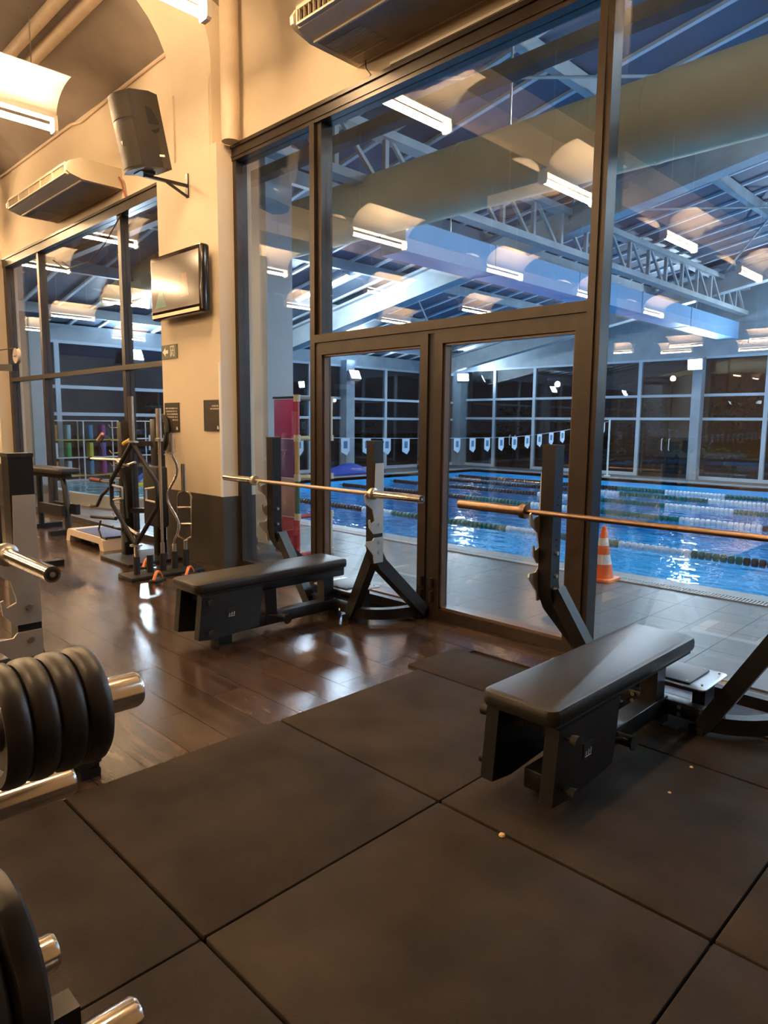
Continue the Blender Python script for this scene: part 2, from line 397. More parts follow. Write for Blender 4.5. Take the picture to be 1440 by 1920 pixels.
# ================================================================== BENCHES
def make_bench(label, reach=.50):
    t = thing('bench_press', label, 'bench')
    MB().rbox(-.16, .16, -1.12, .14, .378, .445, r=.045, rv=.02, n=6).build('pad', PADM, t)
    B(-.145, .145, -1.08, .10, .366, .379).build('pad_board', BLACKM, t, smooth=0)
    MB().rbox(-.04, .04, -1.0, .20, .29, .366, r=.008, rv=.006, n=2).build('pad_beam', BLACK, t)
    sp = MB().rbox(-.045, .045, -.98, .13, .045, .125, r=.008, rv=.006, n=2).build('base_beam', BLACK, t)
    b = MB()
    for x in (-.046, .046):
        for y in (-.86, -.80): b.cyl((x-.004, y, .085), (x+.004, y, .085), .009, 8)
    tag(b.build('bolt', STEEL, sp), kind='stuff')
    B(-.05, .05, -.90, -.80, .0, .045).build('foot', BLACKM, t, smooth=0)
    B(-.05, .05, .03, .13, .0, .045).build('foot', BLACKM, t, smooth=0)
    MB().prism([(-.52,.05), (-.43,.05), (-.44,.30), (-.54,.30)], 'x', -.05, .05).build('support_post', BLACK, t, smooth=0)
    MB().prism([(.0,.05), (.09,.05), (.09,.30), (.0,.30)], 'x', -.04, .04).build('support_post', BLACK, t, smooth=0)
    r = MB().cyl((-.12,-.40,.085), (.12,-.40,.085), .026, 14).cyl((-.125,-.40,.085), (-.118,-.40,.085), .036, 14).cyl((.118,-.40,.085), (.125,-.40,.085), .036, 14)
    r.build('roller', BLACKM, t)
    MB().tube([(.06,-.52,.12), (.10,-.47,.12), (.10,-.41,.09)], .007, 8).build('roller_lever', BLACK, t)
    for s in (-1, 1):
        x0, x1 = sorted((s*.100, s*.155))
        p = MB().prism([(-1.075,.365), (-1.105,.09), (-.985,.075), (-.66,.10), (-.62,.365)], 'x', x0, x1).build('side_plate', BLACK, t, smooth=0)
        for (y, z) in ((-1.03, .325), (-1.03, .13)):
            k = MB().cyl((s*.155, y, z), (s*.18, y, z), .007, 8).cyl((s*.178, y, z), (s*.205, y, z), .019, 10, r2=.024)
            k.build('knob', BLACKM, p)
        B(*sorted((s*.155, s*.157)), -.90, -.83, .20, .26).build('badge', BLACKM, p, smooth=0)
        e = MB()
        for j in range(3): e.bar((s*.158, -.885+j*.017, .212), (s*.158, -.880+j*.017, .212+.014+.003*j), .005, .002, up=(1,0,0))
        e.bar((s*.158, -.89, .206), (s*.158, -.845, .206), .003, .002, up=(1,0,0))
        tag(e.build('badge_lettering', WHITE, p, smooth=0), kind='stuff')
        B(*sorted((s*.04, s*.10)), -1.0, -.95, .29, .34).build('side_bracket', BLACK, t, smooth=0)
        B(*sorted((s*.04, s*.10)), -.74, -.69, .29, .34).build('side_bracket', BLACK, t, smooth=0)
    # uprights, mirrored
    for s in (-1, 1):
        cx = s*.565
        pth = [(0, 1.31), (0, .60), (.012, .545), (.05, .48), (reach, .07)]
        up = MB().prism(offset_poly(pth, .082), 'x', cx-.038, cx+.038).build('upright', BLACK, t, smooth=30)
        B(cx-.040, cx+.040, -.043, .043, 1.305, 1.318).build('upright_cap', BLACKM, up, smooth=0)
        MB().bar((cx-s*.03, .03, .56), (s*.235, .09, .05), .075, .075, up=(0,1,0)).build('brace', BLACK, t, smooth=0)
        n = 10
        arc = [(s*(.21+.32*math.sin(PI/2*k/n)), .09+(reach-.04)*(1-math.cos(PI/2*k/n))) for k in range(n+1)]
        MB().prism(offset_poly(arc, .06), 'z', .03, .105).build('base_arc', BLACK, t, smooth=30)
        B(*sorted((s*.17, s*.24)), .06, .12, .0, .035).build('foot', BLACKM, t, smooth=0)
        B(*sorted((s*.50, s*.56)), reach-.03, reach+.05, .0, .035).build('foot', BLACKM, t, smooth=0)
        # hook plate on the outer face
        xo = cx+s*.038
        hk = [(.040,1.17), (-.035,1.17), (-.040,.985), (-.045,.955), (-.105,.935), (-.120,.975), (-.132,.965), (-.125,.91), (-.060,.865), (-.043,.80),
              (-.043,.785), (-.075,.77), (-.085,.80), (-.095,.795), (-.09,.745), (-.05,.70), (.040,.70)]
        MB().prism(hk, 'x', *sorted((xo, xo+s*.008))).build('hook_plate', SILVER, up, smooth=0)
        MB().prism([(.040,.672), (-.045,.672), (-.060,.655), (-.12,.655), (-.125,.635), (-.05,.555), (-.043,.50), (.040,.50)], 'x', *sorted((xo, xo+s*.008))).build('safety_plate', SILVER, up, smooth=0)
        for z in (.76, .64, .57):
            MB().cyl((cx-s*.052, 0, z), (cx+s*.052, 0, z), .011, 8).build('bolt', STEEL, up)
        bh = MB()
        for z in (1.05, 1.01, .83, .80): bh.cyl((cx-s*.039, 0, z), (cx-s*.037, 0, z), .006, 8)
        tag(bh.build('bolt_hole', mat('hole_black', (.002,.002,.002), .9), up), kind='stuff')
    cb = MB().rbox(-.25, .25, .09, .15, .045, .115, r=.006, rv=.005, n=2).build('cross_beam', BLACK, t)
    b = MB()
    for s in (-1, 1):
        for z in (.062, .098): b.cyl((s*.115, .083, z), (s*.115, .092, z), .011, 8)
    tag(b.build('bolt', CHROME, cb), kind='stuff')
    tp = MB().rbox(-.22, .22, .10, .42, .194, .202, r=.03, rv=.003, n=4).build('tread_plate', TREAD, t)
    MB().rbox(-.14, .14, .13, .39, .202, .212, r=.01, rv=.003, n=3).build('tread_rubber', mat('tread_rubber', (.05,.055,.06), .45), tp)
    b = MB()
    for x in (-.12, .12, -.19, .19):
        for y in (.15, .37): b.cyl((x, y, .205), (x, y, .2145), .005, 6)
    tag(b.build('rivet', STEEL, tp), kind='stuff')
    for s in (-1, 1): B(s*.16-.03, s*.16+.03, .20, .32, .02, .194).build('tread_leg', BLACK, t, smooth=0)
    MB().bar((-.50,reach,.07), (.50,reach,.07), .06, .06).build('rear_beam', BLACK, t, smooth=0)
    return t
def make_barbell(label):
    t = thing('barbell', label, 'barbell')
    MB().cyl((-.66,0,0), (.66,0,0), .0145, 16).build('shaft', KNURL, t)
    for s in (-1, 1):
        MB().lathe([(.024, s*.655), (.037, s*.655), (.040, s*.662), (.040, s*.685), (.030, s*.69), (.026, s*.695)], axis='x', n=20).build('collar', STEEL, t)
        sl = MB().cyl((s*.69,0,0), (s*1.10,0,0), .0252, 24).build('sleeve', CHROME, t)
        MB().cyl((s*1.10,0,0), (s*1.101,0,0), .019, 20).build('sleeve_end', BLACKM, sl)
        MB().cyl((s*1.10,0,0), (s*1.104,0,0), .008, 12).build('end_bolt', STEEL, sl)
    return t
b1 = make_bench('black flat bench press station beside the column, on the laminate floor'); b1.location = (-3.87, 3.23, -.008)
b2 = copy_tree(b1); b2.location = (-1.33, 3.13, .0075); b2['label'] = 'black flat bench press station on the rubber mats at the right'
b3 = make_bench('x', .20); b3.location = (-3.25, .83, -.008); b3['label'] = 'bench press station at the left edge, showing one upright with silver plate'
for b_ in (b1, b2, b3): b_['group'] = 'bench press stations'
k1 = make_barbell('chrome barbell racked on the far bench beside the column'); k1.location = (-3.905, 3.145, .966)
k2 = copy_tree(k1); k2.location = (-1.33, 3.045, .980); k2['label'] = 'dull bronze toned barbell racked on the right bench'
k3 = copy_tree(k1); k3.location = (-3.25, .745, .966); k3['label'] = 'barbell at the left edge with only its chrome sleeve end in view'
for b_ in (k1, k2, k3): b_['group'] = 'racked barbells'
for c in k2.children:
    if c.name.startswith(('sleeve', 'collar', 'shaft')):
        c.data = c.data.copy(); c.data.materials[0] = mat('bronze_bar', (.27,.185,.135), .38, metal=1.0, noise=.1, scale=20)

# ================================================================== PLATE TREE (left foreground)
t = thing('plate_tree', 'black weight plate tree with chrome pegs at the lower left edge', 'plate tree', (-1.03, .06, 0))
def loc(x, y, z): return (x+1.03, y-.06, z)
MB().bar(loc(-1.03,.06,.05), loc(-1.03,.06,1.12), .08, .08, up=(0,1,0)).build('post', BLACK, t, smooth=0)
MB().bar(loc(-1.35,.06,.04), loc(-.71,.06,.04), .08, .07).build('base_beam', BLACK, t, smooth=0)
MB().bar(loc(-1.03,-.22,.04), loc(-1.03,.30,.04), .08, .07).build('base_beam', BLACK, t, smooth=0)
for (x, z, ye) in ((-.93,1.045,.432), (-1.18,.81,.424), (-.955,.686,.308), (-.84,.62,.372)):
    MB().bar(loc(-1.03,.06,z), loc(x,.06,z), .06, .06).build('peg_arm', BLACK, t, smooth=0)
    MB().lathe([(.024,.07), (.0255,.075), (.0255,ye-.006), (.0225,ye)], c=loc(x,.0,z), axis='y', n=28).build('peg', CHROME, t)
MB().bar(loc(-.955,.06,.575), loc(-.955,.33,.575), .045, .045).build('bumper_tube', BLACK, t, smooth=0)
def plate(r, th, loc_, label, grp):
    o = MB().lathe([(.026,-th*.30), (r*.35,-th*.30), (r*.40,-th*.18), (r*.70,-th*.18), (r*.76,-th*.42), (r*.93,-th*.5), (r*.985,-th*.36), (r,-th*.12), (r,th*.12), (r*.985,th*.36), (r*.93,th*.5), (r*.76,th*.42), (r*.70,th*.18), (r*.40,th*.18), (r*.35,th*.30), (.026,th*.30)], axis='y', n=48)
    o.f = o.f[:-2]; n = 48; m_ = 15*n
    o.f += [(k, m_+k, m_+(k+1)%n, (k+1)%n) for k in range(n)]
    o = o.build('weight_plate', RUBPL, loc=loc_); return tag(o, label, 'weight plate', grp)
for k, (yy, w) in enumerate(((.350,'outermost, nearest the bare chrome peg end'), (.317,'second from the bare chrome peg end'), (.284,'third from the bare chrome peg end'), (.251,'innermost, at the left picture edge'))):
    plate(.079, .030, (-.93, yy, 1.045-.0005), f'small black rubber weight plate on upper peg, {w}', 'small plates on the upper peg')
plate(.140, .040, (-.955, .240, .686-.0005), 'larger black weight plate in the lower left corner, by the chrome stub', 'larger plates on the lower peg')
plate(.140, .040, (-.955, .196, .686-.0005), 'larger black weight plate behind the one beside the chrome stub', 'larger plates on the lower peg')
# ribbed metal strip on the floor
t = thing('ribbed_ramp', 'small ribbed metal ramp plate on the floor at left edge', 'ramp', (-2.62, .72, -.008))
B(-.20, .0, -.16, .06, 0, .012).build('plate', STEEL, t, smooth=0)
for k in range(9): B(-.19+k*.021, -.182+k*.021, -.155, .055, .012, .018).build('rib', STEEL, t, smooth=0)

# ================================================================== BAR STAND and its bars
def stand_base():
    t = thing('bar_stand', 'black floor stand with five upright tubes holding bars, beside the column', 'bar stand', (-6.0, 3.08, -.008))
    MB().rbox(-.14, .14, -.38, .36, 0, .035, r=.01, rv=.005, n=2).build('base_plate', BLACKM, t)
    for k in range(5):
        MB().lathe([(.024,.20), (.030,.20), (.030,.035), (.030,.03)], c=(-.02*(k>2)*(k-2), -.26+k*.13, 0), n=16).build('tube', BLACKM, t)
    return t
stand_base()
def tubepos(k): return (-6.0-.02*(k>2)*(k-2), 3.08-.26+k*.13)
# hex trap bar standing in the first tube
x, y = tubepos(0)
t = thing('trap_bar', 'tall black diamond shaped trap bar standing in the stand', 'trap bar', (x, y, .04))
MB().cyl((0,0,0), (0,0,.25), .021, 16).build('sleeve', CHROME, t)
MB().cyl((0,0,1.20), (0,0,1.60), .0245, 20).build('sleeve', CHROME, t)
for z in (.25, 1.19): MB().cyl((0,0,z), (0,0,z+.015), .055, 18).build('flange', STEEL, t)
for s in (-1, 1):
    MB().tube([(0,0,.26), (s*.24,s*.10,.62), (s*.24,s*.10,.84), (0,0,1.19)], .021, 10).build('frame_rod', BLACK, t)
    MB().tube([(s*.24,s*.10,.66), (s*.13,s*.05,.68), (s*.13,s*.05,.78), (s*.24,s*.10,.80)], .012, 8).build('grip', STEEL, t)
x, y = tubepos(2)
t = thing('straight_bar', 'straight steel bar standing upright in the stand, with dull sleeve on top', 'bar', (x, y, .04))
MB().cyl((0,0,.22), (0,0,1.26), .0135, 12).build('shaft', KNURL, t)
MB().cyl((0,0,0), (0,0,.25), .020, 14).build('sleeve', STEEL, t)
MB().cyl((0,0,1.22), (0,0,1.50), .025, 18).build('sleeve', STEEL, t)
MB().lathe([(.015,1.20), (.036,1.20), (.036,1.225), (.026,1.23)], n=16).build('collar', STEEL, t)
x, y = tubepos(3)
t = thing('curl_bar', 'wavy chrome curl bar standing in the stand', 'curl bar', (x, y, .04))
pts = [(0,0,.20)]
for k in range(25):
    z = .26+k*.034; a = math.sin((z-.26)/.816*2*PI*1.5)*.05; pts.append((a*.8, a*.7, z))
pts.append((0,0,1.12))
MB().tube(pts, .0135, 10).build('shaft', CHROME, t)
MB().cyl((0,0,0), (0,0,.22), .020, 14).build('sleeve', STEEL, t)
MB().cyl((0,0,1.09), (0,0,1.27), .025, 18).build('sleeve', CHROME, t)
MB().cyl((0,0,1.08), (0,0,1.095), .038, 16).build('collar', STEEL, t)
x, y = tubepos(4)
t = thing('triceps_bar', 'short chrome ladder shaped triceps bar standing in the stand', 'triceps bar', (x, y, .04))
for s in (-1, 1): MB().tube([(0,0,.24), (s*.035,s*.045,.27), (s*.04,s*.05,.32), (s*.04,s*.05,.66), (s*.03,s*.04,.70), (0,0,.72)], .011, 8).build('side_rod', CHROME, t)
for z in (.40, .56): MB().cyl((-.04,-.05,z), (.04,.05,z), .012, 8).build('grip', CHROME, t)
MB().cyl((0,0,0), (0,0,.24), .020, 14).build('sleeve', STEEL, t)
MB().cyl((0,0,.72), (0,0,.98), .025, 18).build('sleeve', CHROME, t)
# push-up stands with orange arches
for (x, y, lab) in ((-5.76, 2.90, 'black push-up stand with orange arch in front of the bar stand'), (-5.76, 3.22, 'black push-up stand with orange arch close to the column'), (-6.20, 3.02, 'black push-up stand with orange trim behind the tubes')):
    t = thing('push_up_stand', lab, 'push-up stand', (x, y, -.008 if x > -5.85 else .028), .6, 'push-up stands with orange arches')
    MB().rbox(-.05, .05, -.09, .09, 0, .022, r=.03, rv=.006, n=5).build('base', BLACKM, t)
    n = 12
    MB().tube([(0, -.075+.15*k/n, .02+.065*math.sin(PI*k/n)) for k in range(n+1)], .014, 8).build('arch', mat('orange_plastic', (.85,.20,.02), .4), t)
    MB().cyl((0,-.05,.05), (0,.05,.05), .012, 8).build('grip', BLACKM, t)

# ================================================================== ACCESSORY TOWER
t = thing('accessory_tower', 'black two post tower with hooks for cable handles beside the column', 'rack', (-7.0, 3.25, -.008))
MB().rbox(-.12, .55, -.30, .30, 0, .035, r=.01, rv=.005, n=2).build('base_plate', BLACKM, t)
MB().rbox(-.05, .05, -.10, .00, .035, 1.42, r=.008, rv=.004, n=2).build('post', BLACK, t)
MB().rbox(.20, .30, .14, .24, .035, 1.45, r=.008, rv=.004, n=2).build('post', BLACK, t)
MB().bar((0,-.05,1.2), (.25,.19,1.2), .05, .05).build('cross_bar', BLACK, t, smooth=0)
MB().bar((0,-.05,.5), (.25,.19,.5), .05, .05).build('cross_bar', BLACK, t, smooth=0)
for k in range(9):
    z = .32+k*.13
    MB().tube([(-.02,-.10,z), (-.03,-.17,z), (-.03,-.19,z+.03)], .006, 6).build('hook', STEEL, t)
    MB().tube([(.30,.17,z), (.36,.15,z), (.38,.15,z+.03)], .006, 6).build('hook', STEEL, t)
AY = 3.05
def att(name, lab, x, z, parts, rz=0):
    o = thing(name, lab, 'cable handle', (x, AY, z), rz, 'cable handles on the tower')
    for nm, mb, mm in parts: mb.build(nm, mm, o)
    return o
att('lat_bar', 'long straight cable bar with dark ball ends, high on the tower', -7.02, 1.02, [('bar', MB().tube([(-.42,-.02,.0), (.34,-.02,.02)], .014, 8), STEEL), ('end_ball', MB().lathe([(.001,-.03),(.02,-.02),(.028,0),(.02,.02),(.001,.03)], c=(-.43,-.02,0), axis='x', n=12), BLACKM)])
att('red_grip_bar', 'short cable bar with red foam grip on the tower', -7.08, .80, [('bar', MB().tube([(-.10,-.03,0), (.22,-.03,0)], .012, 8), BLACK), ('grip', MB().cyl((-.36,-.03,0), (-.10,-.03,0), .020, 10), mat('red_foam', (.16,.025,.02), .7))])
att('curved_cable_bar', 'black bent cable bar with steel tip low on the tower', -7.05, .55, [('bar', MB().tube([(.05,-.03,.18), (-.12,-.03,.10), (-.25,-.03,-.02), (-.40,-.03,-.04)], .018, 8), BLACK), ('tip', MB().cyl((-.41,-.03,-.04), (-.40,-.03,-.04), .019, 10), CHROME)])
att('flat_cable_bar', 'straight black rubber cable bar below the bent one', -7.05, .40, [('bar', MB().cyl((-.38,-.04,0), (.22,-.04,.04), .020, 10), BLACKM)])
att('stirrup_handle', 'black stirrup handle hanging under the straight bar', -7.16, .30, [('frame', MB().tube([(-.02,-.05,.08), (-.08,-.05,-.02), (-.02,-.05,-.10), (.10,-.05,-.10)], .010, 8), BLACK)])
att('pink_grip_handle', 'small cable handle with pale pink grip near the top', -7.04, 1.24, [('strap', MB().tube([(-.02,-.03,-.16), (-.10,-.03,-.04), (-.02,-.03,.02)], .008, 6), BLACK), ('grip', MB().cyl((-.17,-.03,-.02), (-.05,-.03,.05), .017, 10), mat('pink_grip', (.65,.38,.30), .6))])
att('yellow_grip_handle', 'small cable handle with yellow grip beside the straight bar', -6.52, 1.20, [('strap', MB().tube([(0,-.03,-.14), (.06,-.03,-.02), (.02,-.03,.06)], .008, 6), BLACK), ('grip', MB().cyl((-.06,-.04,.0), (.12,-.04,.05), .024, 10), mat('yellow_grip', (.75,.48,.03), .5))])
att('row_handle', 'steel V shaped row handle in the middle of the tower', -6.62, .98, [('frame', MB().tube([(-.16,-.03,.06), (.02,-.05,.0), (.24,-.03,.05)], .013, 8), STEEL), ('grip', MB().cyl((-.12,-.06,.02), (.20,-.06,.01), .016, 8), BLACKM)])
att('rope_handle', 'black tricep rope hanging between the tower posts', -6.70, .75, [('rope', MB().tube([(.06,-.03,-.30), (.03,-.03,.0), (.05,-.03,.14), (.10,-.03,.0), (.12,-.03,-.28)], .016, 8), BLACKM)])
att('ankle_strap', 'black strap and steel bar hanging low on the tower', -6.68, .34, [('strap', MB().tube([(.0,-.03,.10), (-.03,-.03,-.02), (.06,-.03,-.12)], .014, 6), BLACKM), ('bar', MB().cyl((.02,-.05,.06), (.34,-.05,.0), .014, 8), STEEL)])
# rounded black belt hanging on the right post
o = MB().tube([(-6.90+.10*math.cos(a), 3.585+.01*math.sin(2*a), 1.30+.17*math.sin(a)) for a in [2*PI*k/20 for k in range(20)]]+[(-6.80, 3.585, 1.30)], .03, 8).build('weight_belt', BLACKM)
tag(o, 'black looped belt hanging at the top of the accessory tower', 'belt')
o = MB().rbox(-6.62, -6.30, 3.20, 3.32, .38, .98, r=.03, rv=.02, n=4).build('hanging_pad', BLACKM)
tag(o, 'black pad hanging against the tower beside the curl bar', 'pad')

# ================================================================== STEP PLATFORM and back-extension bench
t = thing('aerobic_step', 'white aerobic step with blue top lying by the left window', 'step', (-8.0, 3.33, -.008))
n = 8
prof = [(-.53,0), (-.50,.11), (-.46,.145), (.46,.145), (.50,.11), (.53,0), (.43,0), (.40,.07), (-.40,.07), (-.43,0)]
MB().prism(prof, 'y', -.19, .19).build('body', mat('step_white', (.70,.60,.50), .5), t, smooth=30)
MB().rbox(-.30, .50, -.17, .17, .140, .152, r=.03, rv=.004, n=4).build('top_mat', mat('step_blue', (.05,.07,.22), .6, bump=.3, bscale=90), t)
for s in (-.25, .15): B(s-.05, s+.05, -.15, .15, .03, .075).build('riser_foot', BLACKM, t, smooth=0)
t = thing('extension_bench', 'black padded back extension bench standing by the left window', 'bench', (-9.35, 3.30, -.008), .1)
MB().rbox(-.52, .50, -.14, .14, .76, .83, r=.04, rv=.02, n=5).build('pad', PADM, t)
MB().bar((-.44,0,.73), (.44,0,.73), .08, .06).build('pad_beam', BLACK, t, smooth=0)
MB().tube([(-.34,0,.73), (-.36,0,.66), (-.36,0,.03)], .038, 12).build('leg', BLACK, t)
MB().tube([(.20,0,.73), (.30,0,.68), (.34,0,.58), (.38,0,.03)], .038, 12).build('leg', BLACK, t)
MB().cyl((-.10,-.10,.30), (-.10,.10,.30), .05, 14).build('roller', BLACKM, t)
B(-.16, .46, -.12, -.07, .24, .37).build('side_panel', BLACK, t, smooth=0)
B(-.16, .46, .07, .12, .24, .37).build('side_panel', BLACK, t, smooth=0)
for x in (-.36, .40): MB().bar((x,-.26,.03), (x,.26,.03), .07, .06).build('foot_beam', BLACK, t, smooth=0)
# cable machine arm with pulley at the left edge
t = thing('cable_machine', 'dark cable machine arm with pale pulley wheel at left edge', 'cable machine', (-7.05, 1.95, -.008))
MB().bar((0,0,0), (0,0,2.2), .10, .10, up=(0,1,0)).build('post', BLACK, t, smooth=0)
MB().bar((0,0,.03), (0,.6,.03), .08, .06).build('base_beam', BLACK, t, smooth=0)
MB().bar((0,.0,1.90), (.75,.03,1.86), .05, .055).build('arm', BLACK, t, smooth=0)
MB().lathe([(.01,-.012), (.062,-.014), (.055,-.004), (.055,.004), (.062,.014), (.01,.012)], c=(.80,.03,1.955), axis='y', n=28).build('pulley_wheel', mat('pulley_white', (.62,.52,.44), .5), t)
MB().cyl((.80,.0,1.955), (.80,.06,1.955), .010, 10).build('axle', STEEL, t)
MB().tube([(.80,.03,2.018), (.3,.02,2.03), (.0,.0,2.05)], .004, 6).build('cable', BLACKM, t)

# ================================================================== COLUMN FITTINGS
# television
t = thing('television', 'flat black television with reflective screen mounted on the column', 'television', (-6.37, 3.53, 2.75))
tv = MB().rbox(-.50, .50, -.31, .31, -.045, .045, r=.03, rv=.02, n=4)
tv.v = [(x, z, y) for x, y, z in tv.v]; tv.build('case', mat('tv_gloss_black', (.02,.014,.011), .12), t)
B(-.46, .46, -.052, -.044, -.235, .26).build('screen', mat('tv_screen', (.09,.07,.055), .12, spec=1.0), t, smooth=0)
B(-.46, .46, -.056, -.046, -.295, -.262).build('speaker_bar', mat('tv_trim', (.35,.25,.17), .2, metal=.6), t, smooth=0)
MB().prism([(-.40,-.20), (-.16,-.20), (-.27,.02)], 'y', -.0535, -.0525).build('picture', mat('screen_green', (.07,.09,.06), .12, spec=1.0, emit=(.06,.20,.11), estr=.6), t, smooth=0)
MB().prism([(.12,-.14), (.28,-.14), (.24,.08), (.14,.08)], 'y', -.0535, -.0525).build('picture', mat('screen_red', (.09,.06,.05), .12, spec=1.0, emit=(.28,.10,.05), estr=.6), t, smooth=0)
B(-.14, .14, .045, .10, -.12, .12).build('wall_mount', BLACKM, t, smooth=0)
# exit sign
t = thing('exit_sign', 'small grey-green exit sign with white arrow and running figure', 'sign', (-6.775, 3.62, 2.14))
B(-.16, .16, 0, .01, -.07, .07).build('plate', mat('sign_green', (.10,.115,.075), .5), t, smooth=0)
SW = mat('sign_white', (.85,.80,.70), .5)
MB().prism([(-.135,0), (-.075,.045), (-.075,.018), (-.02,.018), (-.02,-.018), (-.075,-.018), (-.075,-.045)], 'y', -.002, 0).build('arrow', SW, t, smooth=0)
MB().box(.03,.04,-.002,0,-.055,.055).box(.10,.11,-.002,0,-.055,.055).box(.04,.10,-.002,0,.045,.055).build('door_outline', SW, t, smooth=0)
mbb = MB().bar((.07,-.001,.02), (.062,-.001,-.01), .014, .002, up=(0,1,0)).bar((.064,-.001,-.008), (.085,-.001,-.05), .009, .002, up=(0,1,0)).bar((.060,-.001,-.008), (.045,-.001,-.045), .009, .002, up=(0,1,0)).bar((.07,-.001,.02), (.092,-.001,.005), .007, .002, up=(0,1,0)).bar((.07,-.001,.02), (.05,-.001,.008), .007, .002, up=(0,1,0)).cyl((.075,-.002,.033), (.075,0,.033), .009, 10)
mbb.build('running_figure', SW, t, smooth=0)
# posters
PG = mat('poster_brown', (.055,.045,.037), .35, noise=.2, scale=7)
def poster(lab, x, z, rows, align):
    t = thing('poster', lab, 'poster', (x, 3.62, z))
    B(-.15, .15, 0, .01, -.15, .15).build('panel', PG, t, smooth=0)
    for k, (w, yy) in enumerate(rows):
        ln = MB(); xx = .125-w; random.seed(k*7+int(x*10))
        while xx < .122:
            ww = random.uniform(.008, .018); ln.box(xx, min(xx+ww, .125), -.0015, 0, yy, yy+.014); xx += ww+random.choice((.003,.003,.012))
        ln.build('text_line', mat('print_white', (.50,.44,.37), .6), t, smooth=0)
    MB().prism([(.09,-.13), (.12,-.13), (.12,-.118), (.11,-.10), (.095,-.098)], 'y', -.0015, 0).build('corner_mark', SW, t, smooth=0)
    return t
poster('dark poster with five lines of pale text at the column left edge', -6.76, 1.465, [(.25,.085), (.25,.055), (.22,.025), (.24,-.005), (.11,-.035)], 'r')
poster('dark poster with two short lines of text near the column corner', -5.97, 1.482, [(.12,.085), (.15,.058)], 'r')
# loudspeaker and bracket
t = thing('wall_bracket', 'black triangular wall bracket carrying the loudspeaker', 'bracket', (-6.33, 3.63, 3.68))
B(-.02, .02, -.012, 0, -.11, .11).build('wall_plate', BLACK, t, smooth=0)
MB().bar((0,-.01,.0), (.05,-.47,-.03), .03, .025).build('arm', BLACK, t, smooth=0)
MB().bar((0,-.01,-.10), (.025,-.24,-.02), .02, .02).build('strut', BLACK, t, smooth=0)
MB().bar((.06,-.47,-.025), (.06,-.47,.005), .14, .14).build('top_plate', BLACK, t, smooth=0)
t = thing('loudspeaker', 'tall black loudspeaker with curved grille tilted towards the gym', 'loudspeaker', (-6.25, 3.19, 3.685), .30)
t.rotation_euler = (math.radians(13), 0, .10); t.scale = (.88, .88, .88)
SPK = mat('speaker_shell', (.013,.010,.009), .5, bump=.15, bscale=150)
n = 10
fr_arc = [(-.20+.40*k/n, -.16-.07*math.sin(PI*k/n)) for k in range(n+1)]
MB().prism(fr_arc+[(.20,.05), (.13,.20), (-.13,.20), (-.20,.05)], 'z', 0, .70).build('cabinet', SPK, t, smooth=25)
GR = mat('speaker_grille', (.030,.023,.017), .5, metal=.2, bump=.5, bscale=400)
def gril(z0, z1): return MB().prism([(x*.92, y-.008) for x, y in fr_arc]+[(x*.92, y+.004) for x, y in fr_arc[::-1]], 'z', z0, z1)
gril(.47, .67).build('grille', GR, t, smooth=25); gril(.03, .44).build('grille', GR, t, smooth=25)
h = MB().prism([(-.02,.40), (.10,.40), (.10,.43), (.04,.54), (-.02,.56)], 'x', .196, .203)
h.build('side_handle', mat('hole_black', (.002,.002,.002), .9), t, smooth=0)
MB().prism([(-.01,.34), (.10,.37), (.08,.33), (.03,.315)], 'x', .196, .203).build('side_handle', mat('hole_black', (.002,.002,.002), .9), t, smooth=0)
B(.199, .203, .03, .09, .10, .12).build('badge', WHITE, t, smooth=0)
MB().prism([(-.014,.0), (.014,0), (0,-.035)], 'y', -.242, -.238).build('grille_emblem', STEEL, t, smooth=0, loc=(0,0,.27))

# ================================================================== AIR CONDITIONERS
def make_ac(label, L=2.03):
    t = thing('air_conditioner', label, 'air conditioner')
    pr = [(0,.0), (-.46,.0), (-.60,.035), (-.635,.06), (-.64,.11), (-.60,.17), (-.48,.225), (0,.23)]
    MB().prism([pr[0], pr[1], (-.60,.035), (-.60,.17), pr[6], pr[7]], 'x', .035, L-.035).build('body', CREAM, t, smooth=20)
    for a in (0, L-.035): MB().prism(pr, 'x', a, a+.035).build('end_cap', CREAM, t, smooth=30)
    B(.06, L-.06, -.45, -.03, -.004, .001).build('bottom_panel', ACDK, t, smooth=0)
    MB().box(.05, L-.05, -.47, -.455, -.012, .002).build('bottom_rail', CREAM, t, smooth=0)
    g = MB()
    for k in range(16): g.box(.08, .45, -.14-k*.016, -.132-k*.016, -.008, -.004)
    g.build('intake_grille', CREAM, t, smooth=0)
    fr = MB().box(.06, L-.06, -.632, -.60, .135, .16).box(.06, L-.06, -.632, -.60, .04, .055)
    for k in range(6): xx = .06+(L-.13)*k/5; fr.box(xx, xx+.012, -.632, -.60, .055, .135)
    fr.build('vent_frame', CREAM, t, smooth=0)
    B(.06, L-.06, -.602, -.598, .05, .14).build('vent_slot', mat('vent_dark', (.05,.035,.025), .8), t, smooth=0)
    vm = B(0, .006, -.628, -.602, .055, .135).build('vane', mat('vane_tan', (.42,.34,.25), .5), t, smooth=0)
    k = 0; first = True
    while .085+k*.05 < L-.09:
        o = vm if first else vm.copy()
        if not first: sc.collection.objects.link(o); o.parent = t
        first = False; o.location = (.085+k*.05, 0, 0); k += 1
    return t
ac1 = make_ac('cream wall air conditioner cut off by the top picture edge'); ac1.location = (-4.15, W, 4.10)
ac2 = copy_tree(ac1); ac2.location = (-10.2, W, 4.10); ac2['label'] = 'cream wall air conditioner above the left window'
for a in (ac1, ac2): a['group'] = 'air conditioners'
